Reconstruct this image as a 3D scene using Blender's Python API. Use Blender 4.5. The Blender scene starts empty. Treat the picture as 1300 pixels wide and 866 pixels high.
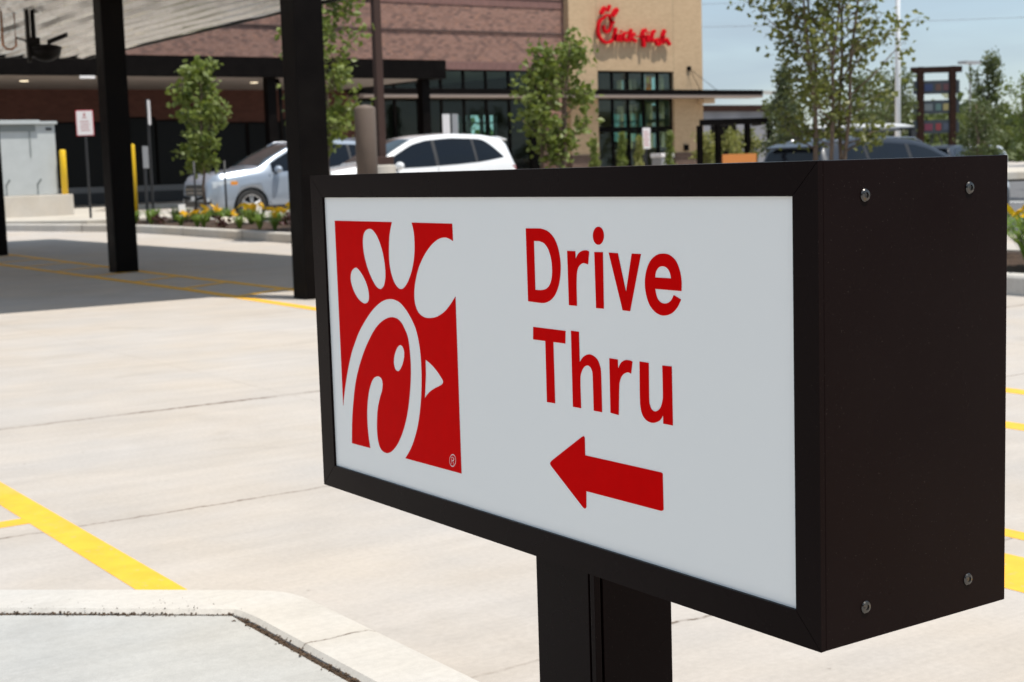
import bpy, bmesh, math, random
from mathutils import Vector, Matrix
R = math.radians
rnd = random.Random(7)
S = bpy.context.scene
C = S.collection

# ------------------------------------------------------------------ helpers
def tag(o, label=None, cat=None, group=None, kind=None):
    if label: o['label'] = label
    if cat: o['category'] = cat
    if group: o['group'] = group
    if kind: o['kind'] = kind
    return o

def empty(name, loc, rz=0, label=None, cat=None, group=None):
    o = bpy.data.objects.new(name, None)
    o.empty_display_size = .2
    o.location = loc
    o.rotation_euler = (0, 0, rz)
    C.objects.link(o)
    return tag(o, label, cat, group)

class MB:
    """collects geometry of ONE part"""
    def __init__(s):
        s.v = []; s.f = []; s.mi = []
    def add(s, vs, fs, mi=0):
        n = len(s.v)
        s.v += [tuple(v) for v in vs]
        s.f += [tuple(i + n for i in f) for f in fs]
        s.mi += [mi] * len(fs)
        return s
    def box(s, x0, x1, y0, y1, z0, z1, mi=0):
        v = [(x0,y0,z0),(x1,y0,z0),(x1,y1,z0),(x0,y1,z0),(x0,y0,z1),(x1,y0,z1),(x1,y1,z1),(x0,y1,z1)]
        return s.add(v, [(0,3,2,1),(4,5,6,7),(0,1,5,4),(1,2,6,5),(2,3,7,6),(3,0,4,7)], mi)
    def prism(s, pts, z0, z1, mi=0):
        n = len(pts)
        a = sum(pts[i][0]*pts[(i+1)%n][1]-pts[(i+1)%n][0]*pts[i][1] for i in range(n))
        if a < 0: pts = pts[::-1]
        v = [(p[0],p[1],z0) for p in pts] + [(p[0],p[1],z1) for p in pts]
        f = [tuple(range(n))[::-1], tuple(range(n, 2*n))]
        f += [(i, (i+1)%n, n+(i+1)%n, n+i) for i in range(n)]
        return s.add(v, f, mi)
    def tube(s, pts, rad, n=8, mi=0, cap=True):
        pts = [Vector(p) for p in pts]
        if not hasattr(rad, '__len__'): rad = [rad]*len(pts)
        vs = []; fs = []
        for i, p in enumerate(pts):
            a = pts[max(i-1, 0)]; b = pts[min(i+1, len(pts)-1)]
            d = (b-a)
            if d.length < 1e-9: d = Vector((0,0,1))
            d.normalize()
            u = d.cross(Vector((0,0,1)))
            if u.length < .05: u = d.cross(Vector((1,0,0)))
            u.normalize(); w = d.cross(u)
            for k in range(n):
                t = 2*math.pi*k/n
                vs.append(p + (u*math.cos(t)+w*math.sin(t))*rad[i])
        for i in range(len(pts)-1):
            for k in range(n):
                fs.append((i*n+k, i*n+(k+1)%n, (i+1)*n+(k+1)%n, (i+1)*n+k))
        if cap:
            fs.append(tuple(range(n))[::-1]); m = (len(pts)-1)*n
            fs.append(tuple(range(m, m+n)))
        return s.add(vs, fs, mi)
    def lathe(s, prof, cx=0, cy=0, n=24, mi=0):
        vs = []; fs = []
        for (r, z) in prof:
            for k in range(n):
                t = 2*math.pi*k/n
                vs.append((cx+r*math.cos(t), cy+r*math.sin(t), z))
        for i in range(len(prof)-1):
            for k in range(n):
                fs.append((i*n+k, i*n+(k+1)%n, (i+1)*n+(k+1)%n, (i+1)*n+k))
        fs.append(tuple(range(n))[::-1]); m = (len(prof)-1)*n
        fs.append(tuple(range(m, m+n)))
        return s.add(vs, fs, mi)
    def build(s, name, mats, parent=None, smooth=False, bevel=0):
        me = bpy.data.meshes.new(name)
        me.from_pydata(s.v, [], s.f)
        if not isinstance(mats, (list, tuple)): mats = [mats]
        for m in mats: me.materials.append(m)
        if len(mats) > 1:
            me.polygons.foreach_set('material_index', s.mi)
        if smooth:
            me.polygons.foreach_set('use_smooth', [True]*len(me.polygons))
        if bevel:
            bm = bmesh.new(); bm.from_mesh(me)
            es = [e for e in bm.edges if len(e.link_faces) == 2 and e.calc_face_angle(0) > R(35)]
            bmesh.ops.bevel(bm, geom=es, offset=bevel, segments=2, affect='EDGES', profile=.6)
            bm.to_mesh(me); bm.free()
        me.update()
        o = bpy.data.objects.new(name, me)
        C.objects.link(o)
        if parent is not None:
            o.parent = parent
        return o

def children(o): return [c for c in bpy.data.objects if c.parent == o]
def copy_tree(o, parent=None, kids=None):
    c = o.copy(); C.objects.link(c); c.parent = parent
    for ch in children(o): copy_tree(ch, c)
    return c

# ------------------------------------------------------------------ materials
def mat(name, col, rough=.6, metal=0, spec=.5, noise=0, nscale=5, bump=0, bscale=40, coat=0, alpha=1, trans=0, detail=4):
    m = bpy.data.materials.new(name); m.use_nodes = True
    nt = m.node_tree; b = nt.nodes['Principled BSDF']
    b.inputs['Base Color'].default_value = (*col, 1)
    b.inputs['Roughness'].default_value = rough
    b.inputs['Metallic'].default_value = metal
    b.inputs['Specular IOR Level'].default_value = spec
    b.inputs['Coat Weight'].default_value = coat
    b.inputs['Alpha'].default_value = alpha
    tc = nt.nodes.new('ShaderNodeTexCoord')
    if noise:
        n = nt.nodes.new('ShaderNodeTexNoise'); n.inputs['Scale'].default_value = nscale; n.inputs['Detail'].default_value = detail
        nt.links.new(tc.outputs['Object'], n.inputs['Vector'])
        r = nt.nodes.new('ShaderNodeMapRange'); r.inputs[1].default_value = .25; r.inputs[2].default_value = .75
        r.inputs[3].default_value = 1-noise; r.inputs[4].default_value = 1+noise
        nt.links.new(n.outputs['Fac'], r.inputs[0])
        mx = nt.nodes.new('ShaderNodeVectorMath'); mx.operation = 'SCALE'
        mx.inputs[0].default_value = col
        nt.links.new(r.outputs[0], mx.inputs['Scale'])
        nt.links.new(mx.outputs[0], b.inputs['Base Color'])
    if bump:
        n2 = nt.nodes.new('ShaderNodeTexNoise'); n2.inputs['Scale'].default_value = bscale; n2.inputs['Detail'].default_value = 3
        nt.links.new(tc.outputs['Object'], n2.inputs['Vector'])
        bp = nt.nodes.new('ShaderNodeBump'); bp.inputs['Strength'].default_value = bump; bp.inputs['Distance'].default_value = .01
        nt.links.new(n2.outputs['Fac'], bp.inputs['Height'])
        nt.links.new(bp.outputs[0], b.inputs['Normal'])
    return m

class G:
    """small node-graph helper"""
    def __init__(s, m):
        s.nt = m.node_tree; s.b = s.nt.nodes['Principled BSDF']
        s.geo = s.nt.nodes.new('ShaderNodeNewGeometry')
        s.pos = s.geo.outputs['Position']
    def noise(s, scale, detail=4, vec=None, rough=.55, dist=0):
        n = s.nt.nodes.new('ShaderNodeTexNoise'); n.inputs['Scale'].default_value = scale
        n.inputs['Detail'].default_value = detail; n.inputs['Roughness'].default_value = rough
        n.inputs['Distortion'].default_value = dist
        s.nt.links.new(vec if vec is not None else s.pos, n.inputs['Vector']); return n.outputs['Fac']
    def rng(s, x, a, b, c, d):
        n = s.nt.nodes.new('ShaderNodeMapRange'); n.inputs[1].default_value = a; n.inputs[2].default_value = b
        n.inputs[3].default_value = c; n.inputs[4].default_value = d
        s.nt.links.new(x, n.inputs[0]); return n.outputs[0]
    def m(s, op, a, b=None, c=None):
        n = s.nt.nodes.new('ShaderNodeMath'); n.operation = op
        for i, x in enumerate((a, b, c)):
            if x is None: continue
            if isinstance(x, (int, float)): n.inputs[i].default_value = x
            else: s.nt.links.new(x, n.inputs[i])
        return n.outputs[0]
    def mix(s, f, a, b, mode='MIX'):
        n = s.nt.nodes.new('ShaderNodeMix'); n.data_type = 'RGBA'; n.blend_type = mode
        for i, x in ((0, f), (6, a), (7, b)):
            if isinstance(x, (int, float)): n.inputs[i].default_value = x
            elif isinstance(x, tuple): n.inputs[i].default_value = (*x, 1)
            else: s.nt.links.new(x, n.inputs[i])
        return n.outputs[2]
    def xyz(s, v=None):
        n = s.nt.nodes.new('ShaderNodeSeparateXYZ'); s.nt.links.new(v if v is not None else s.pos, n.inputs[0]); return n.outputs
    def comb(s, x, y, z):
        n = s.nt.nodes.new('ShaderNodeCombineXYZ')
        for i, q in enumerate((x, y, z)):
            if isinstance(q, (int, float)): n.inputs[i].default_value = q
            else: s.nt.links.new(q, n.inputs[i])
        return n.outputs[0]
    def bump(s, h, st=.3, dist=.01):
        n = s.nt.nodes.new('ShaderNodeBump'); n.inputs['Strength'].default_value = st; n.inputs['Distance'].default_value = dist
        s.nt.links.new(h, n.inputs['Height']); s.nt.links.new(n.outputs[0], s.b.inputs['Normal'])
    def col(s, c): s.nt.links.new(c, s.b.inputs['Base Color'])

def concrete(name, base, joints=(), jx=(), dirt=.5, grad=True, speck=1.0):
    m = mat(name, base, .85, spec=.25); g = G(m)
    big = g.noise(.35, 5); mid = g.noise(2.2, 6, dist=.6); fine = g.noise(60, 3); tiny = g.noise(420, 2)
    p = g.xyz()
    # broom / trowel streaks stretched along X
    st = g.noise(1, 4, vec=g.comb(g.m('MULTIPLY', p[0], 1.2), g.m('MULTIPLY', p[1], 9.), 0))
    st2 = g.noise(1, 3, vec=g.comb(g.m('MULTIPLY', p[0], 2.), g.m('MULTIPLY', p[1], 160.), 0))
    k = g.rng(big, .3, .7, .95, 1.04)
    k = g.m('MULTIPLY', k, g.rng(mid, .25, .75, .92, 1.05))
    k = g.m('MULTIPLY', k, g.rng(st, .3, .7, .95, 1.04))
    k = g.m('MULTIPLY', k, g.rng(st2, .3, .7, .975, 1.025))
    k = g.m('MULTIPLY', k, g.rng(fine, .3, .7, .95, 1.05))
    k = g.m('MULTIPLY', k, g.rng(tiny, .3, .7, .93, 1.07))
    c = g.mix(g.rng(g.noise(.9, 4), .4, .65, 0, 1), base, (base[0]*1.03, base[1]*.985, base[2]*.92))
    n = g.nt.nodes.new('ShaderNodeVectorMath'); n.operation = 'SCALE'
    g.nt.links.new(c, n.inputs[0]); g.nt.links.new(k, n.inputs['Scale']); c = n.outputs[0]
    # soft stains
    stn = g.m('MULTIPLY', g.rng(g.noise(1.1, 5, dist=1.2), .60, .74, 0, 1), g.rng(g.noise(7, 4), .35, .6, 0, .42*dirt))
    c = g.mix(stn, c, (base[0]*.55, base[1]*.52, base[2]*.48))
    # dark pin spots
    vo = g.nt.nodes.new('ShaderNodeTexVoronoi'); vo.inputs['Scale'].default_value = 9
    g.nt.links.new(g.pos, vo.inputs['Vector'])
    sp = g.m('MULTIPLY', g.rng(vo.outputs['Distance'], .03, .06, 1, 0), g.rng(g.noise(3.3, 2), .55, .62, 0, .7*speck))
    c = g.mix(sp, c, (.16, .13, .10))
    wob = g.m('ADD', g.m('MULTIPLY', g.m('SUBTRACT', g.noise(9, 6, rough=.7), .5), .05), g.m('MULTIPLY', g.m('SUBTRACT', g.noise(1.2, 2), .5), .05))
    h = None
    for axis, lst in ((1, joints), (0, jx)):
        for (q, wd, amt) in lst:
            d = g.m('ABSOLUTE', g.m('SUBTRACT', g.m('ADD', p[axis], wob), q))
            seg = g.rng(g.noise(1.7, 3, vec=g.comb(p[1-axis], float(q)*3.1, 0)), .36, .56, .3, 1)
            crumb = g.rng(g.noise(38, 3), .38, .58, .35, 1)
            core = g.m('MULTIPLY', g.m('MULTIPLY', g.rng(d, wd*.4, wd, 1, 0), seg), crumb)
            halo = g.m('MULTIPLY', g.rng(d, wd, wd*14, 1, 0), .10)
            c = g.mix(g.m('MULTIPLY', halo, amt), c, (base[0]*.7, base[1]*.6, base[2]*.48))
            c = g.mix(g.m('MULTIPLY', core, amt), c, (.085, .05, .028))
            h = core if h is None else g.m('MAXIMUM', h, core)
    g.col(c)
    hh = g.m('ADD', g.m('MULTIPLY', fine, .35), g.m('MULTIPLY', tiny, .25))
    if h is not None: hh = g.m('SUBTRACT', hh, h)
    g.bump(hh, .35, .004)
    return m

JY = [(2.497, .009, .8), (4.377, .011, .8), (6.365, .028, 1), (-1.4, .006, .7), (.55, .006, .6), (8.3, .005, .25), (10.3, .006, .3), (14.4, .006, .4), (18.3, .006, .5), (22.3, .007, .5)]
M = {}
M['lot'] = concrete('lot concrete', (.452, .418, .386), JY, [(3.05, .004, .25), (-.9, .006, .6), (6.75, .006, .4)], .9)
M['kerb'] = concrete('kerb concrete', (.515, .49, .455), [(2.50, .004, .9), (-.4, .004, .9), (10.2, .02, .8), (13.4, .02, .7), (16.4, .02, .8), (19.6, .02, .8), (22.6, .03, .9), (25.6, .02, .8)], (), .8)
M['walk'] = concrete('walk concrete', (.41, .405, .388), (), [(.1, .004, .5)], .8)
M['farwalk'] = concrete('far walk concrete', (.50, .465, .41), (), (), .4)
M['soil'] = mat('soil', (.055, .032, .02), 1, noise=.6, nscale=30, bump=1, bscale=60)
M['dirt'] = mat('joint dirt', (.085, .052, .03), 1, noise=.7, nscale=60, bump=1, bscale=150)
M['asphalt'] = mat('asphalt', (.125, .125, .13), .9, noise=.18, nscale=3, bump=.5, bscale=200)

def paint(name, col, wear=.3):
    m = mat(name, col, .6); g = G(m)
    w = g.rng(g.noise(45, 4), .60, .72, 0, wear)
    w2 = g.rng(g.noise(2.5, 4), .55, .8, 0, wear*.6)
    k = g.rng(g.noise(12, 5), .3, .7, .9, 1.06)
    n = g.nt.nodes.new('ShaderNodeVectorMath'); n.operation = 'SCALE'; n.inputs[0].default_value = col
    g.nt.links.new(k, n.inputs['Scale'])
    g.col(g.mix(g.m('MAXIMUM', w, w2), n.outputs[0], (.42, .37, .30)))
    g.bump(g.noise(200, 3), .25, .003)
    return m
M['yellow'] = paint('yellow line paint', (.84, .45, .03), .5)
M['whiteline'] = paint('white line paint', (.75, .75, .72), .3)

def dark_metal(name, col, rough):
    m = mat(name, col, rough, spec=.05); g = G(m)
    tc = g.nt.nodes.new('ShaderNodeTexCoord').outputs['Object']
    sp = g.rng(g.noise(900, 1, vec=tc), .78, .80, 0, .25)
    du = g.rng(g.noise(3, 5, vec=tc), .35, .75, 0, .006)
    g.col(g.mix(g.m('ADD', sp, du), col, (.5, .42, .36)))
    n = g.rng(g.noise(6, 4, vec=tc), .3, .7, rough-.05, rough+.09)
    g.nt.links.new(n, g.b.inputs['Roughness'])
    g.bump(g.noise(350, 2, vec=tc), .03, .001)
    return m
M['bronze'] = dark_metal('dark bronze powder coat', (.0060, .0022, .0023), .27)
M['black'] = dark_metal('black painted steel', (.0042, .0032, .0030), .36)
M['seam'] = mat('seam', (.002, .002, .002), .8)
M['edge'] = mat('worn edge', (.16, .14, .13), .4)
M['gunmetal'] = mat('screw metal', (.10, .095, .09), .16, metal=.9)
M['red'] = mat('red vinyl', (.66, .0006, .0012), .35, spec=.012, noise=.03, nscale=60)
M['redl'] = mat('red channel letter', (.60, .004, .012), .5, spec=.08)

def panel_mat():
    m = mat('white acrylic panel', (.74, .76, .775), .18, spec=.25); g = G(m)
    tc = g.nt.nodes.new('ShaderNodeTexCoord').outputs['Object']
    p = g.xyz(tc)
    st = g.noise(1, 4, vec=g.comb(g.m('MULTIPLY', p[0], 22.), g.m('MULTIPLY', p[1], .8), 0))
    sp = g.nt.nodes.new('ShaderNodeTexVoronoi'); sp.inputs['Scale'].default_value = 26
    g.nt.links.new(tc, sp.inputs['Vector'])
    s1 = g.m('MULTIPLY', g.rng(sp.outputs['Distance'], .02, .05, 1, 0), g.rng(g.noise(6, 2, vec=tc), .62, .66, 0, .6))
    c = g.mix(g.rng(st, .3, .7, 0, 1), (.87, .862, .845), (.91, .90, .885))
    g.col(g.mix(s1, c, (.3, .3, .3)))
    return m
M['panel'] = panel_mat()

def brick(name, c1, c2, mortar, sc, rough=.9, dark=None, vert=False, dk=(.10, .055, .05)):
    """brick pattern in world metres on walls (uses X+Y along the wall, Z up)"""
    m = mat(name, c1, rough, spec=.2); g = G(m); p = g.xyz()
    u = g.m('ADD', p[0], p[1])
    v = g.comb(p[2], u, 0) if vert else g.comb(u, p[2], 0)
    b = g.nt.nodes.new('ShaderNodeTexBrick')
    b.inputs['Color1'].default_value = (*c1, 1); b.inputs['Color2'].default_value = (*c2, 1); b.inputs['Mortar'].default_value = (*mortar, 1)
    b.inputs['Scale'].default_value = 1; b.inputs['Mortar Size'].default_value = .006*sc
    b.inputs['Brick Width'].default_value = .22*sc; b.inputs['Row Height'].default_value = .1*sc
    b.inputs['Mortar Smooth'].default_value = .3
    g.nt.links.new(v, b.inputs['Vector'])
    c = b.outputs['Color']
    # random single bricks, aligned with the rows
    row = g.m('FLOOR', g.m('DIVIDE', p[2], .1*sc))
    cu = g.m('FLOOR', g.m('DIVIDE', g.m('ADD', u, g.m('MULTIPLY', g.m('MODULO', row, 2.), .11*sc)), .22*sc))
    wn = g.nt.nodes.new('ShaderNodeTexWhiteNoise'); wn.noise_dimensions = '2D'
    g.nt.links.new(g.comb(cu, row, 0), wn.inputs['Vector'])
    w = wn.outputs['Value']
    if dark:
        c = g.mix(g.rng(w, .0, dark, .6, .0), c, dk)
        c = g.mix(g.rng(w, .93, 1., .0, .7), c, (c2[0]*1.45, c2[1]*1.5, c2[2]*1.4))
    c = g.mix(g.rng(g.noise(.5, 4), .3, .7, 0, .18), c, (c1[0]*.6, c1[1]*.6, c1[2]*.6))
    g.col(c)
    return m
M['brick'] = brick('dark red brick', (.335, .185, .145), (.245, .13, .10), (.31, .27, .235), .92, dark=.42, dk=(.085, .062, .062))
M['soldier'] = brick('soldier course brick', (.25, .13, .115), (.20, .105, .095), (.2, .17, .15), 1., vert=True)
M['tan'] = brick('tan brick', (.56, .40, .25), (.49, .345, .21), (.52, .39, .26), .75)
M['brown'] = brick('brown base brick', (.15, .10, .08), (.11, .075, .06), (.13, .1, .09), .9)
M['soffit'] = mat('pale soffit', (.34, .29, .26), .6)
M['shadebrick'] = brick('shade toned lower brick', (.13, .055, .042), (.10, .042, .032), (.09, .06, .05), 1.)  # red brick with the canopy's shade put into its colour
M['darkglass'] = mat('dark shaded glass', (.006, .006, .006), .25, spec=.12)
M['lamp'] = None
def emis(name, col, st):
    m = bpy.data.materials.new(name); m.use_nodes = True; b = m.node_tree.nodes['Principled BSDF']
    b.inputs['Base Color'].default_value = (*col, 1); b.inputs['Emission Color'].default_value = (*col, 1); b.inputs['Emission Strength'].default_value = st
    return m
M['lamp'] = emis('downlight lens', (1, .85, .6), 1.6)
def glass(name, tint, k=.08, gl=(1, 1, 1)):
    m = bpy.data.materials.new(name); m.use_nodes = True; nt = m.node_tree; nt.nodes.clear()
    out = nt.nodes.new('ShaderNodeOutputMaterial'); t = nt.nodes.new('ShaderNodeBsdfTransparent'); t.inputs[0].default_value = (*tint, 1)
    gg = nt.nodes.new('ShaderNodeBsdfGlossy'); gg.inputs['Roughness'].default_value = .02; gg.inputs[0].default_value = (*gl, 1)
    fr = nt.nodes.new('ShaderNodeFresnel'); fr.inputs[0].default_value = 1.5
    mx = nt.nodes.new('ShaderNodeMixShader')
    ad = nt.nodes.new('ShaderNodeMath'); ad.operation = 'MULTIPLY_ADD'; ad.inputs[1].default_value = .35; ad.inputs[2].default_value = k; ad.use_clamp = True
    nt.links.new(fr.outputs[0], ad.inputs[0]); nt.links.new(ad.outputs[0], mx.inputs[0])
    nt.links.new(t.outputs[0], mx.inputs[1]); nt.links.new(gg.outputs[0], mx.inputs[2]); nt.links.new(mx.outputs[0], out.inputs[0])
    return m
M['glass'] = glass('storefront glass', (.84, .91, .88), .0)
M['teal'] = glass('teal rear glass', (.78, .97, .94), .0)
M['carglass'] = mat('car glass', (.006, .009, .014), .04, spec=.35)
M['windshield'] = mat('windshield glass', (.02, .032, .036), .03, spec=.45)
M['interior'] = mat('interior dark', (.07, .06, .055), .8)
M['intlight'] = mat('interior wall', (.35, .37, .34), .8)
M['silver'] = mat('silver blue car paint', (.33, .38, .45), .3, metal=.35, coat=1)
M['whitecar'] = mat('white car paint', (.78, .79, .80), .25, coat=1)
M['darkcar'] = mat('dark blue grey car paint', (.018, .023, .034), .35, metal=.1, coat=.35)
M['rubber'] = mat('tyre rubber', (.02, .02, .02), .8)
M['plastic'] = mat('black plastic', (.02, .02, .022), .5)
M['alloy'] = mat('alloy', (.55, .56, .58), .3, metal=.8)
M['chrome'] = mat('chrome', (.6, .6, .62), .15, metal=1)
M['lens'] = mat('headlamp lens', (.55, .6, .65), .08, spec=.8)
M['amber'] = mat('amber lens', (.75, .27, .02), .3)
M['redlens'] = mat('tail lamp lens', (.25, .01, .01), .2)
M['plate'] = mat('number plate', (.6, .62, .64), .5)
M['bollard'] = mat('taupe cover', (.155, .12, .10), .55, spec=.2, noise=.05)
M['pole'] = mat('brown pole', (.055, .032, .026), .5, spec=.2)
M['yellowp'] = mat('yellow bollard sleeve', (.80, .50, .01), .4)
M['util'] = mat('pale green grey cabinet', (.43, .455, .46), .5, noise=.05)
M['utild'] = mat('cabinet seam', (.18, .2, .2), .6)
M['stone'] = mat('beige block', (.42, .37, .31), .9, noise=.15)
M['signw'] = mat('sign white', (.75, .72, .72), .5)
M['signred'] = mat('sign red', (.50, .03, .05), .5)
M['signgrey'] = mat('sign back aluminium', (.35, .35, .36), .4, metal=.3)
M['flag'] = mat('white flagpole', (.85, .86, .87), .4)
M['timber'] = mat('dark timber', (.030, .015, .011), .8, noise=.3, spec=.1)
M['orange'] = mat('orange board', (.62, .22, .05), .6)
M['hvac'] = mat('fixture dark', (.006, .004, .003), .5, spec=.2)
M['copper'] = mat('copper pipe', (.35, .12, .03), .35, metal=.8)
M['tagw'] = mat('white plant tag', (.75, .73, .70), .6)
M['bark'] = mat('bark', (.17, .12, .09), .95, noise=.35, nscale=25, bump=.6, bscale=50)
M['stakew'] = mat('trunk guard', (.66, .6, .5), .8)

def leafmat(name, c1, c2, tr=.35):
    m = bpy.data.materials.new(name); m.use_nodes = True; nt = m.node_tree; b = nt.nodes['Principled BSDF']
    g = G(m)
    oi = nt.nodes.new('ShaderNodeTexWhiteNoise')
    n = g.nt.nodes.new('ShaderNodeVectorMath'); n.operation = 'SNAP'; n.inputs[1].default_value = (.06, .06, .06)
    nt.links.new(g.pos, n.inputs[0]); nt.links.new(n.outputs[0], oi.inputs['Vector'])
    c = g.mix(oi.outputs['Value'], c1, c2)
    g.col(c); b.inputs['Roughness'].default_value = .45; b.inputs['Specular IOR Level'].default_value = .4
    tl = nt.nodes.new('ShaderNodeBsdfTranslucent'); nt.links.new(g.mix(.5, c, (.22, .28, .02)), tl.inputs[0])
    mx = nt.nodes.new('ShaderNodeMixShader'); mx.inputs[0].default_value = tr
    out = nt.nodes['Material Output']
    nt.links.new(b.outputs[0], mx.inputs[1]); nt.links.new(tl.outputs[0], mx.inputs[2]); nt.links.new(mx.outputs[0], out.inputs[0])
    return m
M['leaf'] = leafmat('young tree leaf', (.12, .165, .03), (.23, .27, .075))
M['leaf2'] = leafmat('olive leaf', (.11, .125, .035), (.20, .20, .065))
M['leaf3'] = leafmat('far tree leaf', (.075, .10, .035), (.13, .15, .06), .25)
M['conifer'] = leafmat('conifer needles', (.06, .08, .04), (.11, .13, .06), .15)
M['bush'] = leafmat('yellow green bush leaf', (.26, .28, .08), (.38, .36, .13))
M['blade'] = leafmat('daylily blade', (.12, .21, .03), (.20, .30, .06))
M['flower'] = leafmat('orange yellow petal', (.86, .58, .02), (.88, .46, .02), .3)
M['burg'] = leafmat('burgundy leaf', (.045, .012, .018), (.08, .02, .02), .15)
M['hill'] = leafmat('far treeline leaf', (.05, .075, .04), (.085, .11, .06), .1)

# ------------------------------------------------------------------ terrain
def ss(t):
    t = max(0., min(1., t)); return t*t*(3-2*t)
def zg(x, y):
    return .1*ss((y-27)/12.) - .4*ss((x-13)/5.)*ss((.7*x+12-y)/6.)

GX = [-600,-250,-100,-40,-20,-10,-5,-2,0,2,4,6,8,10,12,13,14,15,16,17,18,19,20,22,24,26,28,30,33,36,40,44,48,52,58,66,80,100,140,200,300,450,700]
GY = [-300,-100,-40,-20,-10,-5,-2,0,2,4,6,8,10,12,14,16,18,20,22,23,24,25,26,27,28,29,30,31,32,33,34,36,38,40,44,48,52,58,66,80,100,140,200,300,450,700]
def terrain(name, ok, zoff, m, lab=None):
    b = MB(); idx = {}
    def vid(i, j):
        if (i, j) not in idx:
            idx[(i, j)] = len(b.v); b.v.append((GX[i], GY[j], zg(GX[i], GY[j])+zoff))
        return idx[(i, j)]
    for i in range(len(GX)-1):
        for j in range(len(GY)-1):
            cx = (GX[i]+GX[i+1])/2; cy = (GY[j]+GY[j+1])/2
            if ok(cx, cy):
                b.f.append((vid(i,j), vid(i+1,j), vid(i+1,j+1), vid(i,j+1))); b.mi.append(0)
    return tag(b.build(name, m), kind='structure')
terrain('ground', lambda x, y: True, 0, M['lot'])
terrain('parking_asphalt', lambda x, y: x > 22 and y < .62*x+10 and x < 140 and y > -100, .004, M['asphalt'])

def strip(b, pts, w, z=.0009, side=0):
    """flat painted line along a polyline, follows the terrain"""
    P = []
    for i in range(len(pts)-1):
        a = Vector(pts[i]); c = Vector(pts[i+1]); n = max(1, int((c-a).length/1.0))
        for k in range(n): P.append(a.lerp(c, k/n))
    P.append(Vector(pts[-1]))
    vs = []; fs = []
    for i, p in enumerate(P):
        d = (P[min(i+1, len(P)-1)]-P[max(i-1, 0)]).normalized(); nrm = Vector((-d.y, d.x))
        for s in (-.5, .5):
            q = p+nrm*w*s; vs.append((q.x, q.y, zg(q.x, q.y)+z))
    for i in range(len(P)-1): fs.append((2*i, 2*i+1, 2*i+3, 2*i+2))
    b.add(vs, fs)
def marking(name, segs, m='yellow', z=.0009):
    b = MB()
    for (pts, w) in segs: strip(b, pts, w, z)
    return tag(b.build(name, M[m]), kind='structure')
marking('lane_marking', [([(1.312, 3.0), (1.320, 3.8), (1.336, 5.2), (1.40, 11.5)], .103)])
marking('stall_marking', [([(-4, 4.56), (1.277, 4.56)], .085)])
marking('crossing_marking', [([(3.03, -4.0), (3.03, 2.9)], .26)])
marking('stall_marking', [([(4.70, -1), (4.70, 4.2)], .12)])
marking('stall_marking', [([(5.40, 0), (5.40, 5.2)], .11)])
marking('stall_marking', [([(3.34, 2.40), (3.34, 2.62)], .07)])
# hatched strip between the two lanes under the canopy
hs = [([(5.13, 8.0), (5.18, 10.2), (5.30, 13.), (5.37, 19.4), (5.45, 27)], .12),
      ([(5.84, 9.0), (5.93, 12.2), (6.0, 15.7), (6.2, 21), (6.35, 27)], .12)]
for k in range(11):
    y = 11.95+1.32*k
    hs.append(([(5.27+.02*k, y), (6.0+.022*k, y+.46)], .10))
b = MB()
for i, (p, w) in enumerate(hs): strip(b, p, w, 0.0016 if i < 2 else .003)
tag(b.build('hatch_marking', M['yellow']), kind='structure')
marking('road_marking', [([(34.5, 31.0), (41, 19)], .5)], 'whiteline', .008)

# ------------------------------------------------------------------ kerbs and islands
def densify(pts, step=1.0):
    out = []
    for i in range(len(pts)-1):
        a, c = pts[i], pts[i+1]
        n = max(1, int(math.hypot(c[0]-a[0], c[1]-a[1])/step))
        for k in range(n): out.append((a[0]+(c[0]-a[0])*k/n, a[1]+(c[1]-a[1])*k/n))
    out.append(pts[-1]); return out
def kerb(name, outer, inner, zt=.15, bev=.018, m='kerb'):
    """outer and inner: equally long point lists"""
    vs = []; fs = []
    n = len(outer)
    for o, i in zip(outer, inner):
        ox, oy = o; ix, iy = i
        L = math.hypot(ix-ox, iy-oy); ux, uy = (ix-ox)/L, (iy-oy)/L
        z0 = zg(ox, oy)
        sec = [(-.012, -.25), (-.006, zt-bev*1.3), (bev*.35, zt-bev*.35), (bev*1.3, zt), (L-bev*.5, zt), (L, zt-bev*.5), (L, -.25)]
        for (t, z) in sec: vs.append((ox+ux*t, oy+uy*t, z0+z))
    k = 7
    for i in range(n-1):
        for j in range(k-1): fs.append((i*k+j, (i+1)*k+j, (i+1)*k+j+1, i*k+j+1))
    b = MB(); b.add(vs, fs)
    o = b.build(name, M[m], smooth=False)
    return tag(o, kind='structure')
# near island: chamfer kerb then straight run
o_ = [(-3.2, 6.77), (.86, 3.287), (1.10, 3.081)]
i_ = [(-3.31, 6.65), (.75, 3.165), (1.0, 2.945)]
c0 = Vector((1.10, 3.081)); 
arc_o = [(1.20, 2.995), (1.29, 2.915), (1.325, 2.878), (1.345, 2.845), (1.355, 2.80), (1.357, 2.70)]
arc_i = [(1.09, 2.865), (1.14, 2.822), (1.168, 2.797), (1.182, 2.784), (1.188, 2.76), (1.193, 2.70)]
o_ += arc_o + [(1.357, 2.2), (1.357, 1.2), (1.357, 0), (1.357, -4)]
i_ += arc_i + [(1.193, 2.2), (1.193, 1.2), (1.193, 0), (1.193, -4)]
kerb('kerb', o_, i_)
inner = i_
g_ = .014
b = MB()
sl = [(-3.31-.004, 6.65-.006), (1.14-.004, 2.822-.006), (1.180, 2.778), (1.193-.016, 2.70), (1.193-.019, -4), (-8, -4), (-8, 6.6)]
b.prism(sl, -.2, .142)
tag(b.build('sidewalk', M['walk'], bevel=.006), kind='structure')
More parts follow.
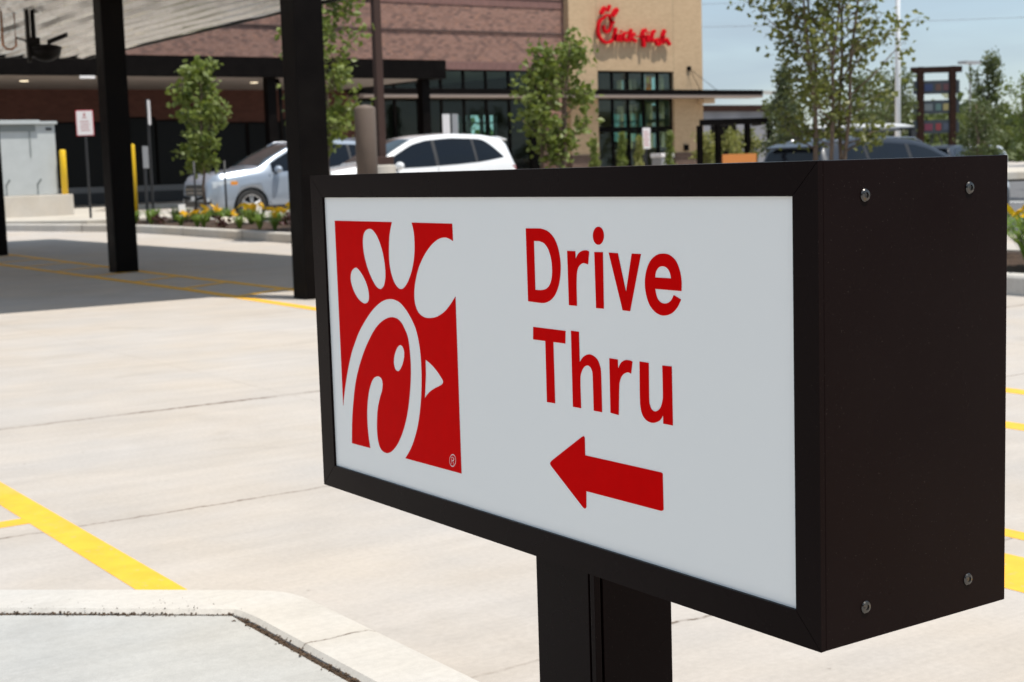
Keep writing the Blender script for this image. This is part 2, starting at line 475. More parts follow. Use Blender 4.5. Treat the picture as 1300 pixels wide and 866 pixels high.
b = MB(); b.prism([(-3.305, 6.65), (1.175, 2.79), (1.1925, 2.76), (1.1925, -4), (1.12, -4), (1.12, 2.75), (-3.4, 6.56)], -.2, .137)
tag(b.build('dirt_joint', M['dirt']), kind='structure')
# crumbs of soil and dry bits along the joint
b = MB(); rr = random.Random(3)
def crumb(b, x, y, z, s):
    a = rr.random()*6.28; e = .4+rr.random()
    pts = [(x+s*math.cos(a+k*2.1)*(e if k else 1.6), y+s*math.sin(a+k*2.1)*e, z+s*.3*rr.random()) for k in range(3)]
    b.add(pts+[(x, y, z+s*(.5+rr.random()*.7))], [(0,1,3),(1,2,3),(2,0,3),(0,2,1)])
for k in range(6000):
    t = rr.random()
    if rr.random() < .55:
        x = .2+t*(1.185-.2); y = 2.784+(1.182-x)*.862
        d = rr.gauss(0, .006); x += d*.6-.003; y += d*.75-.003
    else:
        x = 1.184+rr.gauss(0, .008); y = 2.8-t*1.4
    if rr.random() > .35+.65*abs(math.sin(x*17+y*11)): continue
    crumb(b, x, y, .1375+.006*rr.random(), .0008+.0034*rr.random()**2.5)
for k in range(220):
    x = .1+rr.random()*1.1; y = 2.78+(1.182-x)*.862+.012+.11*rr.random()**2.5
    crumb(b, x, y, .1505, .0006+.0016*rr.random()**2)
tag(b.build('soil_crumbs', M['dirt']), kind='stuff')

# long planted island
Lp = [(8.45, -3), (8.75, 2), (9.07, 6.85), (10.0, 20.5), (10.15, 23), (10.38, 26.6), (10.37, 28.2), (10.2, 29.2), (9.9, 29.85)]
Lp = densify(Lp, .9)
Wd = 2.45
Rp = densify([(10.9, -3), (11.2, 2), (11.52, 6.85), (12.45, 20.5), (12.6, 23), (12.7, 26.6), (12.7, 29.85)], .9)
def off(pts, d):
    out = []
    for i, p in enumerate(pts):
        a = Vector(pts[max(i-1, 0)]); c = Vector(pts[min(i+1, len(pts)-1)]); t = (c-a).normalized()
        out.append((p[0]+t.y*d, p[1]-t.x*d))
    return out
kerb('island_kerb', Lp, off(Lp, .16))
kerb('island_kerb', Rp[::-1], off(Rp, -.16)[::-1])
b = MB()
LI = off(Lp, .16)
def lerp_line(pts, y):
    for i in range(len(pts)-1):
        if pts[i][1] <= y <= pts[i+1][1]:
            t = (y-pts[i][1])/(pts[i+1][1]-pts[i][1]); return pts[i][0]+(pts[i+1][0]-pts[i][0])*t
    return pts[0][0] if y < pts[0][1] else pts[-1][0]
vs = []; fs = []; ys = [-3+.5*k for k in range(66)]+[29.84]
nx = 7
for y in ys:
    xa = lerp_line(Lp, y)+.15; xb = lerp_line(Rp, y)-.15
    for k in range(nx):
        x = xa+(xb-xa)*k/(nx-1); bulge = .07*math.sin(math.pi*k/(nx-1))+.02*math.sin(x*7+y*3)
        vs.append((x, y, zg(x, y)+.115+max(0, bulge)))
for i in range(len(ys)-1):
    for k in range(nx-1): fs.append((i*nx+k, i*nx+k+1, (i+1)*nx+k+1, (i+1)*nx+k))
b.add(vs, fs); tag(b.build('planting_soil', M['soil'], smooth=True), kind='structure')

# far sidewalk along the building
FW = [(12.7, 29.9), (9.9, 29.9), (8.9, 32.0), (7.4, 36.0), (1, 45), (-20, 47), (-20, 49.9), (44.2, 49.9), (44.2, 47), (16.5, 46), (13.2, 39)]
kl = densify([(9.9, 29.9), (8.9, 32.0), (7.4, 36.0), (1, 45), (-20, 47)], 1)
kerb('far_kerb', kl, off(kl, .16))
b = MB(); q = off(kl, .15)
b.prism([(12.7, 29.9)]+q+[(-20, 49.9), (44.2, 49.9), (44.2, 47), (16.5, 46), (13.2, 39)], -.2, .235)
tag(b.build('far_sidewalk', M['farwalk']), kind='structure')
b = MB(); b.box(44.3, 75, 44, 70, -.2, .12); tag(b.build('patio', M['farwalk']), kind='structure')
b = MB(); b.prism([(58, 52), (70, 30), (72, 31), (60, 53)], -.6, -.25); tag(b.build('far_pavement', M['farwalk']), kind='structure')

# ------------------------------------------------------------------ the drive thru sign
X0 = .99342; YN = .95931; W = 1.00698; D = .2656; ZB = .57098; H = .457
sign = empty('directional_sign', (X0+D/2, YN+W/2, .134), label='dark bronze cabinet sign with white face reading Drive Thru on a square post', cat='sign')
inv = Matrix.Translation(-sign.location)
def onto(o): o.matrix_parent_inverse = inv; return o
b = MB(); b.box(X0+.004, X0+D, YN, YN+W, ZB, ZB+H)
onto(b.build('cabinet', M['bronze'], sign, bevel=.0012))
# mitred retainer frame
b = MB(); fw = [.0335, .0335, .0335, .036]  # bottom, top, near, far
xs0, xs1 = X0, X0+.012
ya, yb = YN, YN+W; za, zb_ = ZB, ZB+H
ia, ib, ja, jb = ya+.0325, yb-.0362, za+.0335, zb_-.0318
gap = .0004
def bar(p):
    n = len(p)
    v = [(X0-.0022, *q) for q in p] + [(X0+.0038, *q) for q in p]
    b.add(v, [tuple(range(n)), tuple(range(n, 2*n))[::-1]] + [(i, n+i, n+(i+1)%n, (i+1)%n) for i in range(n)])
bar([(ya, za+gap), (ya+.0, zb_-gap), (ia, jb-gap), (ia, ja+gap)][::-1])
bar([(yb, za+gap), (yb, zb_-gap), (ib, jb-gap), (ib, ja+gap)])
bar([(ya+gap, za), (yb-gap, za), (ib-gap, ja), (ia+gap, ja)])
bar([(ya+gap, zb_), (yb-gap, zb_), (ib-gap, jb), (ia+gap, jb)][::-1])
o = onto(b.build('retainer_frame', M['bronze'], sign))
bm = bmesh.new(); bm.from_mesh(o.data); bmesh.ops.recalc_face_normals(bm, faces=bm.faces); bm.to_mesh(o.data); bm.free()
b = MB(); b.box(X0+.0030, X0+.0050, ia-.004, ib+.004, ja-.004, jb+.004)
# the panel sits in front of the cabinet face, 3 mm behind the frame
b = MB(); b.box(X0+.0014, X0+.0036, ia-.001, ib+.001, ja-.001, jb+.001)
onto(b.build('panel', M['panel'], sign))
SHAPES = {
 'emblem_main': [(0.065,0.3922,1),(0.2275,0.3922,1),(0.2202,0.3761),(0.2169,0.3575),(0.2163,0.3389),(0.2206,0.3227),(0.2289,0.3103),(0.2381,0.3045),(0.2453,0.3034),(0.2537,0.3057),(0.2657,0.3154),(0.2772,0.3319),(0.2838,0.3502),(0.2856,0.3684),(0.284,0.3818),(0.2799,0.3922,1),(0.379,0.3921,1),(0.3796,0.3705,1),(0.3704,0.3733),(0.3602,0.3744),(0.3455,0.3723),(0.3282,0.3649),(0.3101,0.3521),(0.2937,0.3347),(0.2835,0.3162),(0.2792,0.3001),(0.28,0.2864),(0.2871,0.2755),(0.2999,0.2699),(0.315,0.2691),(0.3344,0.2721),(0.3538,0.28),(0.369,0.2904),(0.3807,0.3005,1),(0.3803,0.0741,1),(0.2391,0.0735,1),(0.2505,0.0841),(0.2629,0.0993),(0.2749,0.1207),(0.2827,0.1426),(0.288,0.1663),(0.2905,0.1896),(0.2905,0.2126),(0.2875,0.233),(0.2809,0.2511),(0.2708,0.2641),(0.2581,0.2753),(0.2429,0.2843),(0.2294,0.2878),(0.2155,0.2884),(0.1988,0.2858),(0.1816,0.2796),(0.1613,0.2684),(0.1403,0.2526),(0.124,0.238),(0.1128,0.2251),(0.0982,0.2055),(0.0858,0.182),(0.0758,0.1585),(0.0686,0.1376),(0.066,0.1259,1)],
 'hole_lobe1': [(0.1193,0.3271),(0.1277,0.3262),(0.1386,0.3194),(0.1491,0.309),(0.1551,0.2985),(0.1567,0.2885),(0.1536,0.2816),(0.145,0.2783),(0.1351,0.2794),(0.1231,0.2848),(0.1128,0.294),(0.1061,0.3046),(0.1048,0.3131),(0.1087,0.3218)],
 'hole_lobe2': [(0.1661,0.3822),(0.1756,0.3803),(0.1869,0.372),(0.1967,0.3581),(0.2033,0.3408),(0.2053,0.3245),(0.2034,0.3126),(0.198,0.3042),(0.1896,0.3007),(0.1788,0.303),(0.1675,0.3122),(0.1556,0.3273),(0.1473,0.3449),(0.1447,0.3604),(0.1472,0.3729),(0.1547,0.3799)],
 'hole_beak': [(0.3015,0.214,1),(0.3171,0.2081),(0.3295,0.2014),(0.3384,0.1948),(0.3439,0.1897),(0.342,0.1857),(0.3346,0.1822),(0.3192,0.1765),(0.3057,0.1694),(0.296,0.1615,1),(0.2984,0.1766),(0.301,0.1952)],
 'face': [(0.0879,0.0736,1),(0.1414,0.074,1),(0.1384,0.0862),(0.1361,0.1056),(0.1368,0.1254),(0.141,0.1455),(0.1484,0.1622),(0.1582,0.1737),(0.1684,0.1783),(0.1771,0.1787),(0.1832,0.1757),(0.185,0.1692),(0.1823,0.1597),(0.1745,0.1468),(0.1679,0.1315),(0.1645,0.1141),(0.1638,0.0993),(0.1657,0.0874),(0.1708,0.0783),(0.1792,0.0741),(0.1897,0.0736),(0.201,0.0772),(0.2135,0.0854),(0.2262,0.0979),(0.2391,0.1162),(0.2489,0.1363),(0.256,0.1582),(0.261,0.1821),(0.2628,0.2055),(0.2612,0.2262),(0.2577,0.2401),(0.2516,0.2489),(0.2431,0.2576),(0.2321,0.2627),(0.2173,0.2639),(0.2015,0.2607),(0.1843,0.2536),(0.169,0.2437),(0.1542,0.2306),(0.1367,0.2116),(0.1196,0.1876),(0.1061,0.1616),(0.0967,0.1307),(0.0913,0.105)],
 'hole_eye': [(0.2376,0.2276),(0.2443,0.2253),(0.2474,0.2181),(0.2453,0.2086),(0.2401,0.1999),(0.2336,0.1934),(0.2283,0.1913),(0.2219,0.1928),(0.2182,0.1991),(0.2184,0.2074),(0.2229,0.2165),(0.23,0.2244)],
 'reg_out': [(0.3686,0.0892),(0.3677,0.0859),(0.3657,0.0829),(0.3629,0.0807),(0.3596,0.0796),(0.3564,0.0797),(0.3538,0.0812),(0.3522,0.0836),(0.3517,0.0868),(0.3526,0.0901),(0.3546,0.0931),(0.3575,0.0954),(0.3607,0.0965),(0.3639,0.0963),(0.3665,0.0948),(0.3681,0.0924)],
 'reg_in': [(0.3667,0.089),(0.366,0.0863),(0.3645,0.0839),(0.3623,0.0821),(0.3597,0.0812),(0.3573,0.0813),(0.3552,0.0825),(0.354,0.0845),(0.3536,0.0871),(0.3543,0.0898),(0.3559,0.0922),(0.3581,0.094),(0.3606,0.0949),(0.3631,0.0947),(0.3651,0.0935),(0.3664,0.0915)],
 'reg_R': [(0.3572,0.0928,1),(0.3613,0.0927,1),(0.3637,0.0915),(0.364,0.0893),(0.3618,0.0874,1),(0.3644,0.0828,1),(0.3623,0.0827,1),(0.3601,0.0869,1),(0.3584,0.0869,1),(0.3582,0.083,1),(0.3565,0.083,1)],
 'reg_Rhole': [(0.3587,0.0917,1),(0.3608,0.0915,1),(0.362,0.0903),(0.3606,0.0883,1),(0.3585,0.0882,1)],
 'D': [(0.54,0.3888,1),(0.5692,0.3891,1),(0.5836,0.3861),(0.596,0.3777),(0.6031,0.3654),(0.6062,0.3508),(0.6052,0.3371),(0.6012,0.3244),(0.5942,0.3142),(0.5849,0.3073),(0.573,0.3036),(0.561,0.3032,1),(0.5405,0.3037,1)],
 'D_hole': [(0.5554,0.3745,1),(0.5665,0.3745,1),(0.5763,0.372),(0.5841,0.3649),(0.5891,0.3536),(0.59,0.3411),(0.588,0.3307),(0.583,0.3235),(0.5757,0.3195),(0.5657,0.3179,1),(0.5554,0.3178,1)],
 'r': [(0.6198,0.3649,1),(0.6347,0.3649,1),(0.635,0.3558,1),(0.6405,0.3624),(0.648,0.3657),(0.6553,0.3664),(0.66,0.3652,1),(0.6576,0.351,1),(0.6511,0.3521),(0.6456,0.3512),(0.6399,0.3475),(0.6366,0.3406),(0.6353,0.3271,1),(0.6351,0.3038,1),(0.6205,0.3038,1)],
 'i': [(0.6697,0.365,1),(0.6846,0.3652,1),(0.684,0.3036,1),(0.6705,0.3034,1)],
 'i_dot': [(0.6871,0.3831),(0.6862,0.3794),(0.684,0.3761),(0.6808,0.3739),(0.6771,0.3731),(0.6735,0.3738),(0.6704,0.3758),(0.6685,0.379),(0.6679,0.3827),(0.6688,0.3865),(0.671,0.3897),(0.6742,0.3919),(0.6779,0.3927),(0.6815,0.392),(0.6845,0.39),(0.6865,0.3868)],
 'v': [(0.6951,0.3651,1),(0.7107,0.3649,1),(0.7233,0.3233,1),(0.7345,0.3652,1),(0.7495,0.3652,1),(0.7294,0.3037,1),(0.7171,0.3038,1)],
 'e': [(0.8132,0.3294,1),(0.8135,0.3396),(0.8113,0.3497),(0.8054,0.3597),(0.7955,0.3656),(0.7838,0.3666),(0.7732,0.364),(0.7639,0.3573),(0.7577,0.3466),(0.7554,0.3349),(0.757,0.3234),(0.7619,0.3131),(0.7698,0.3062),(0.7794,0.3028),(0.789,0.303),(0.7986,0.3063),(0.8066,0.3126),(0.8124,0.3207,1),(0.8013,0.3246,1),(0.7974,0.3193),(0.7925,0.3163),(0.7862,0.3151),(0.7798,0.3162),(0.7745,0.3207),(0.7715,0.3296,1)],
 'e_hole': [(0.7719,0.3415,1),(0.7733,0.3472),(0.7777,0.3519),(0.7835,0.3536),(0.7904,0.3526),(0.7956,0.3481),(0.7977,0.3416,1)],
 'T': [(0.5492,0.2741,1),(0.6123,0.274,1),(0.6113,0.2595,1),(0.5882,0.2595,1),(0.5884,0.1883,1),(0.5726,0.1881,1),(0.5728,0.2594,1),(0.5484,0.2594,1)],
 'h': [(0.623,0.275,1),(0.6376,0.2749,1),(0.6376,0.2402,1),(0.6442,0.2467),(0.6532,0.2506),(0.6615,0.2504),(0.6697,0.2467),(0.6745,0.2398),(0.6762,0.2299),(0.6764,0.1884,1),(0.6616,0.1884,1),(0.6613,0.2262),(0.6598,0.2339),(0.6563,0.2374),(0.6512,0.2381),(0.6452,0.2355),(0.6405,0.2298),(0.6379,0.2205),(0.638,0.1884,1),(0.623,0.1883,1)],
 'r2': [(0.6919,0.2498,1),(0.7063,0.2497,1),(0.7066,0.2394,1),(0.712,0.2465),(0.719,0.25),(0.7266,0.2506),(0.7316,0.2496,1),(0.7288,0.2365,1),(0.7234,0.2373),(0.7164,0.2349),(0.7115,0.2307),(0.7085,0.2243),(0.7075,0.2165,1),(0.7058,0.1888,1),(0.6918,0.1895,1)],
 'u': [(0.7438,0.2509,1),(0.7587,0.2507,1),(0.7582,0.2133),(0.7593,0.2059),(0.7624,0.2013),(0.7676,0.2),(0.7732,0.202),(0.7775,0.2063),(0.7803,0.213),(0.7812,0.2201),(0.7811,0.25,1),(0.7958,0.2503,1),(0.7959,0.1886,1),(0.7809,0.1886,1),(0.7808,0.1978,1),(0.7762,0.1923),(0.7705,0.1891),(0.763,0.1873),(0.7541,0.1885),(0.7476,0.1931),(0.7441,0.2009),(0.7432,0.2127)],
 'arrow': [(0.5764,0.1177),(0.5755,0.1155),(0.5778,0.113,1),(0.637,0.0746,1),(0.6404,0.0736),(0.6431,0.0757,1),(0.6438,0.0943,1),(0.7743,0.0944,1),(0.7776,0.0956),(0.7783,0.0979,1),(0.778,0.1334,1),(0.7777,0.1352),(0.7748,0.1359,1),(0.6433,0.1353,1),(0.6434,0.155,1),(0.6419,0.1569),(0.6385,0.1558,1),(0.5797,0.1204,1)],
 'panel': [(0.0275,0.4236,1),(0.971,0.4257,1),(0.9691,0.031,1),(0.0256,0.0315,1)],
}

def smooth_loop(pts, n=5):
    """Catmull-Rom through the points; points with a third value are sharp corners"""
    N = len(pts); out = []
    for i in range(N):
        p1 = pts[i]; p2 = pts[(i+1) % N]
        out.append((p1[0], p1[1]))
        if len(p1) > 2 and len(p2) > 2: continue
        p0 = p1 if len(p1) > 2 else pts[i-1]; p3 = p2 if len(p2) > 2 else pts[(i+2) % N]
        for k in range(1, n):
            t = k/n
            q = []
            for a in (0, 1):
                q.append(.5*((2*p1[a])+(-p0[a]+p2[a])*t+(2*p0[a]-5*p1[a]+4*p2[a]-p3[a])*t*t+(-p0[a]+3*p1[a]-3*p2[a]+p3[a])*t**3))
            out.append(tuple(q))
    return out
def flat(name, loops, m, mw, parent, thick=.0003):
    cu = bpy.data.curves.new(name, 'CURVE'); cu.dimensions = '2D'; cu.fill_mode = 'BOTH'; cu.extrude = thick
    for L in loops:
        sp = cu.splines.new('POLY'); sp.points.add(len(L)-1)
        for p, q in zip(sp.points, L): p.co = (q[0], q[1], 0, 1)
        sp.use_cyclic_u = True
    t = bpy.data.objects.new(name, cu); C.objects.link(t)
    me = bpy.data.meshes.new_from_object(t.evaluated_get(bpy.context.evaluated_depsgraph_get()))
    bpy.data.objects.remove(t)
    me.name = name; me.materials.clear(); me.materials.append(m); me.transform(mw)
    o = bpy.data.objects.new(name, me); C.objects.link(o); o.parent = parent
    return o
PX = X0+.0014
mw = Matrix(((0, 0, -1, PX-.0003), (-1, 0, 0, YN+W), (0, 1, 0, ZB), (0, 0, 0, 1)))
Q = {k: smooth_loop(v) for k, v in SHAPES.items()}
sgn = lambda name, loops, lab=None: tag(onto(flat(name, loops, M['red'], mw, sign)), lab)
sgn('emblem', [Q['emblem_main'], Q['hole_lobe1'], Q['hole_lobe2'], Q['hole_beak'], Q['reg_out']])
sgn('emblem', [Q['face'], Q['hole_eye']])
def letter(nm, loops): return sgn('letter', loops)
for nm, ls in (('D', ['D', 'D_hole']), ('r', ['r']), ('i', ['i']), ('dot', ['i_dot']), ('v', ['v']), ('e', ['e', 'e_hole']), ('T', ['T']), ('h', ['h']), ('r', ['r2']), ('u', ['u'])):
    letter(nm, [Q[k] for k in ls])
sgn('arrow', [Q['arrow']])
# registered mark: red disc and white R inside the notch
onto(flat('registered_mark', [Q['reg_in'], Q['reg_R'], ], M['red'], mw, sign))
onto(flat('registered_mark', [Q['reg_Rhole']], M['red'], mw, sign))
# screws
for (x, z) in ((1.052, .995), (1.200, .997), (1.051, .6035), (1.200, .6035)):
    b = MB()
    prof = [(0.0001, 0), (.0062, 0), (.0062, .0008), (.0052, .0019), (.0028, .0024), (.0024, .0012), (.0001, .0012)]
    bb = MB(); bb.lathe(prof, n=20)
    b.v = [(x+v[0], YN-v[2], z+v[1]) for v in bb.v]; b.f = bb.f; b.mi = bb.mi
    onto(b.build('screw', M['gunmetal'], sign, smooth=False))
# post with extruded corner reveals
px0, px1, py0, py1 = 1.066, 1.187, 1.406, 1.528
b = MB(); b.box(px0+.006, px1-.006, py0+.006, py1-.006, .134, ZB+.002)
b.box(px0, px0+.0059, py0+.0125, py1-.0001, .134, ZB-.0005); b.box(px1-.0059, px1, py0+.013, py1-.013, .134, ZB-.0005)
b.box(px0+.0125, px1-.0001, py0, py0+.0059, .134, ZB-.0005); b.box(px0+.013, px1-.013, py1-.0059, py1, .134, ZB-.0005)
for (xa, yaa) in ((px0, py0),):
    b.box(xa, xa+.0088, yaa, yaa+.0088, .134, ZB-.001)
onto(b.build('post', M['bronze'], sign, bevel=.0008))
b = MB(); b.box(px0-.03, px1+.003, py0-.04, py1+.04, .134, .146)
onto(b.build('base_plate', M['bronze'], sign, bevel=.001))
# worn glint at the top corner joint
for o in children(sign): pass

# ------------------------------------------------------------------ lane canopy
can = empty('lane_canopy', (5.7, 11.2, 0), label='large ribbed metal lane canopy carried on square black columns', cat='canopy')
ci = Matrix.Translation(-can.location)
DX0, DX1, DY0, DY1, DZ = 2.3, 8.9, 11.02, 26.0, 3.16
b = MB(); vs = []; fs = []
pitch = .305; nseg = int((DX1-DX0)/pitch)
prof = []
for k in range(nseg+1):
    x = DX0+k*pitch
    for (dx, dz) in ((0, 0), (.10, 0), (.13, .075), (.27, .075)):
        if x+dx <= DX1: prof.append((x+dx, DZ+dz))
NY = 40
for j in range(NY+1):
    y = DY0+.002+(DY1-DY0-.004)*j/NY
    for i, (x, z) in enumerate(prof):
        vs.append((x, y, z+.006*math.sin(y*2.3+i*1.7)+.004*math.sin(y*5.1+i)))
n = len(prof)
for j in range(NY):
    for i in range(n-1): fs.append((j*n+i, (j+1)*n+i, (j+1)*n+i+1, j*n+i+1))
b.add(vs, fs)
def deckmat():
    m = mat('galvanised deck', (.6, .58, .54), .24, metal=.55); g = G(m)
    n = g.noise(3.0, 4, dist=1.5); c = g.mix(g.rng(n, .3, .7, 0, 1), (.70, .68, .64), (.86, .84, .80)); g.col(c)
    p = g.xyz(); g.bump(g.noise(1, 4, vec=g.comb(g.m('MULTIPLY', p[0], 7.), g.m('MULTIPLY', p[1], 1.3), 0), dist=.5), .3, .03); return m
o = b.build('soffit_deck', deckmat(), can); o.matrix_parent_inverse = ci
b = MB(); b.box(DX0-.02, DX1+.02, DY0-.02, DY1+.02, DZ+.11, DZ+.30)
o = b.build('roof_deck', M['soffit'], can); o.matrix_parent_inverse = ci
b = MB(); zf0, zf1 = DZ-.005, DZ+.105
b.box(DX0-.05, DX0, DY0, DY1, zf0, zf1); b.box(DX1, DX1+.05, DY0, DY1, zf0, zf1)
b.box(DX0-.05, DX1+.05, DY0-.05, DY0, zf0, zf1); b.box(DX0-.05, DX1+.05, DY1, DY1+.05, zf0, zf1)
o = b.build('fascia', M['black'], can); o.matrix_parent_inverse = ci
for (x, y) in ((5.645, 11.22), (5.88, 16.40), (6.03, 22.05)):
    b = MB(); s = .129
    b.box(x-s, x+s, y-s, y+s, 0, DZ-.006)
    o = b.build('column', M['black'], can, bevel=.012); o.matrix_parent_inverse = ci
    b = MB(); b.box(x-s-.05, x+s+.05, y-s-.05, y+s+.05, .001, .03)
    o2 = b.build('base_pad', M['farwalk'], o); o2.matrix_parent_inverse = ci
# hanging unit under the deck
fx = empty('ceiling_fan', (6.5, 21.05, DZ), label='dark fan unit with a round bowl and copper pipes hanging under the lane canopy', cat='fan')
fi = Matrix.Translation(-fx.location)
def fxp(name, b, m, **k):
    o = b.build(name, M[m], fx, **k); o.matrix_parent_inverse = fi
    return o
# bowl, plate, stem and pipes (about 19 m away)
b = MB(); cx, cy, cz = 6.06, 19.27, 2.71
vs = []; prof = []
for k in range(9):
    a = k/8*math.pi/2; prof.append((.19*math.sin(a)+.001, -.15*math.cos(a)))
prof += [(.20, .0), (.20, .035), (.12, .06), (.001, .065)]
bb = MB(); bb.lathe([(r, z) for r, z in prof], n=24)
b.v = [(cx+v[0], cy+v[1], cz+v[2]) for v in bb.v]; b.f = bb.f; b.mi = bb.mi
fxp('bowl', b, 'hvac', smooth=True)
b = MB(); b.add([(cx-.02, cy-.14, 2.76), (cx+.20, cy-.22, 2.85), (cx+.27, cy-.08, 2.87), (cx+.06, cy, 2.78), (cx-.02, cy-.14, 2.82), (cx+.20, cy-.22, 2.91), (cx+.27, cy-.08, 2.93), (cx+.06, cy, 2.84)],
    [(0,3,2,1),(4,5,6,7),(0,1,5,4),(1,2,6,5),(2,3,7,6),(3,0,4,7)])
fxp('blade', b, 'hvac')
b = MB(); b.box(cx-.20, cx-.07, cy-.02, cy+.10, 2.62, 2.86); b.tube([(cx-.13, cy+.04, 2.8), (cx-.13, cy+.04, DZ+.05)], .03, 10)
b.box(cx-.23, cx-.19, cy-.03, cy+.05, 2.55, DZ+.04)
fxp('bracket', b, 'hvac')
b = MB(); b.tube([(cx-.16, cy+.02, 2.72), (cx-.24, cy+.06, 2.83), (cx-.33, cy+.10, 2.86)], .012, 8)
fxp('hose', b, 'hvac', smooth=True)
b = MB(); b.tube([(cx-.34, cy+.10, DZ+.04), (cx-.34, cy+.10, 2.76), (cx-.38, cy+.13, 2.72), (cx-.44, cy+.16, 2.72), (cx-.48, cy+.18, 2.77), (cx-.48, cy+.18, DZ+.04)], .014, 8)
fxp('pipe', b, 'copper', smooth=True)

# ------------------------------------------------------------------ restaurant building
bl = empty('restaurant_building', (37, 50, .1), label='two tone brick restaurant with a tan tower, storefront windows and red script lettering', cat='building')
bi = Matrix.Translation(-bl.location)
def bp(name, b, m, par=None, lab=None, **k):
    o = b.build(name, M[m] if isinstance(m, str) else m, par or bl, **k)
    if par is None: o.matrix_parent_inverse = bi
    return tag(o, lab)
WY = 50.0; TOP = 11.5
b = MB()
b.box(-25, 37.05, WY, WY+.35, 4.92+.32, TOP)              # upper wall
b.box(35.72, 37.05, WY, WY+.35, -.1, 4.92+.32)
bp('brick_wall', b, 'brick')
b = MB(); b.box(-25, 27.2, WY, WY+.35, 4.4, 5.24); bp('brick_wall', b, 'brick')
b = MB(); b.box(-25, 27.2, WY, WY+.35, -.1, 4.395); bp('lower_wall', b, 'shadebrick')
b = MB(); b.box(27.2, 35.72, WY-.012, WY+.34, 4.92, 5.238); b.box(-25, 37.05, WY-.03, WY-.002, 7.42, 7.70)
bp('soldier_course', b, 'soldier')
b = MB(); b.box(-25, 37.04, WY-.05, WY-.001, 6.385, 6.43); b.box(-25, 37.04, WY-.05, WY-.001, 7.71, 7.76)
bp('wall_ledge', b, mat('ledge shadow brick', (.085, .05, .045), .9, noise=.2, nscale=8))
# tan tower: front wall pieces round the tall opening, then side, back, roof
TY = WY-.35
b = MB(); x0, x1, a0, a1 = 37.05, 44.26, 38.47, 42.60
b.box(x0, a0, TY, TY+.35, 1.46, 4.93); b.box(a1, x1, TY, TY+.35, 1.46, 4.93); b.box(x0, x1, TY, TY+.35, 4.93, TOP+1.2)
sx0, sx1 = x1-.35, x1
opn = [(51.9, 52.3), (52.48, 53.12), (53.25, 53.46), (53.80, 54.06), (54.14, 54.54), (54.75, 55.25)]
for (za_, zb2) in ((-.1, 1.75), (2.88, 3.02), (3.74, 4.22), (4.92, TOP+1.2)): b.box(sx0, sx1, TY+.35, WY+11, za_, zb2)
for (za_, zb2) in ((1.75, 2.88), (3.02, 3.74), (4.22, 4.92)):
    ye = TY+.35
    for (p, q) in opn: b.box(sx0, sx1, ye, p, za_, zb2); ye = q
    b.box(sx0, sx1, ye, WY+11, za_, zb2)
bp('tower_wall', b, 'tan')
b = MB(); b.box(sx0-.03, sx0-.02, 51.5, 55.6, 1.75, 4.92); bp('side_glazing', b, 'teal')
for (p, q) in ((x0-.03, a0), (a1, x1+.03)):
    b = MB(); b.box(p, q, TY-.04, TY+.34, -.1, 1.455); bp('base_course', b, 'brown')
for (p, q) in ((x0-.04, a0-.001), (a1+.001, x1+.04)):
    b = MB(); b.box(p, q, TY-.06, TY-.041, 1.40, 1.46); bp('base_cap', b, 'brown')
JS = mat('joint sealant', (.3, .22, .13), .8)
for x in (38.47, 42.62):
    b = MB(); b.box(x-.012, x+.012, TY-.003, TY-.0005, 4.95, TOP); b.build('control_joint', JS, bl).matrix_parent_inverse = bi
# back wall and right side wall with glazed openings that let daylight through
b = MB(); by = WY+10.6
b.box(-25, 37.6, by, by+.3, -.1, TOP); b.box(40.7, x1-.35, by, by+.3, -.1, TOP); b.box(37.6, 40.7, by, by+.3, 3.6, TOP); b.box(37.6, 40.7, by, by+.3, -.1, 2.2)
for xm in (38.15, 38.75, 39.2, 39.95, 40.3): b.box(xm-.045, xm+.045, by+.01, by+.29, 2.2, 3.6)
b.box(37.6, 40.7, by+.02, by+.28, 3.20, 3.26)
bp('rear_wall', b, 'interior')
b = MB(); b.box(37.6, 40.7, by-.02, by-.01, 2.2, 3.6); bp('rear_glazing', b, 'teal')
b = MB(); b.box(-25, x1-.36, WY+.36, by-.03, TOP-.3, TOP-.1)
bp('roof', b, 'interior')
b = MB(); b.box(27.0, 37.0, WY+.36, by-.03, 4.95, 5.05); bp('ceiling', b, 'intlight')
b = MB(); b.box(26.4, 26.6, WY+.36, by-.03, 0, 5); b.box(27, x1-.36, WY+.36, by-.03, .1, .16); bp('partition', b, 'interior')
for (xa, wd, ht) in ((29.1, 1.6, 2.2), (32.4, 1.1, 1.3), (34.0, .9, 2.3), (39.4, 1.0, 1.5), (40.9, 1.2, 1.2)):
    b = MB(); b.box(xa, xa+wd, WY+6, WY+6.6, .16, ht); bp('counter', b, 'interior')
# windows: transom row and lower row, each pane its own window with glass
def window(xa, xb, za_, zb2, y, fr=.05):
    b = MB()
    b.box(xa, xa+fr, y-.03, y+.05, za_, zb2); b.box(xb-fr, xb, y-.03, y+.05, za_, zb2)
    b.box(xa+fr, xb-fr, y-.03, y+.05, za_, za_+fr); b.box(xa+fr, xb-fr, y-.03, y+.05, zb2-fr, zb2)
    w = bp('window', b, 'black')
    b = MB(); b.box(xa+fr, xb-fr, y, y+.012, za_+fr, zb2-fr)
    b.build('pane', M['glass'], w)
xs = [27.2, 28.1, 29.0, 30.05, 31.1, 32.15, 33.2, 34.3, 35.30, 35.72]
for i in range(len(xs)-1):
    if xs[i+1]-xs[i] > .3:
        window(xs[i]+.004, xs[i+1]-.004, 4.02, 4.915, WY+.12)
        window(xs[i]+.004, xs[i+1]-.004, .25, 3.80, WY+.12)
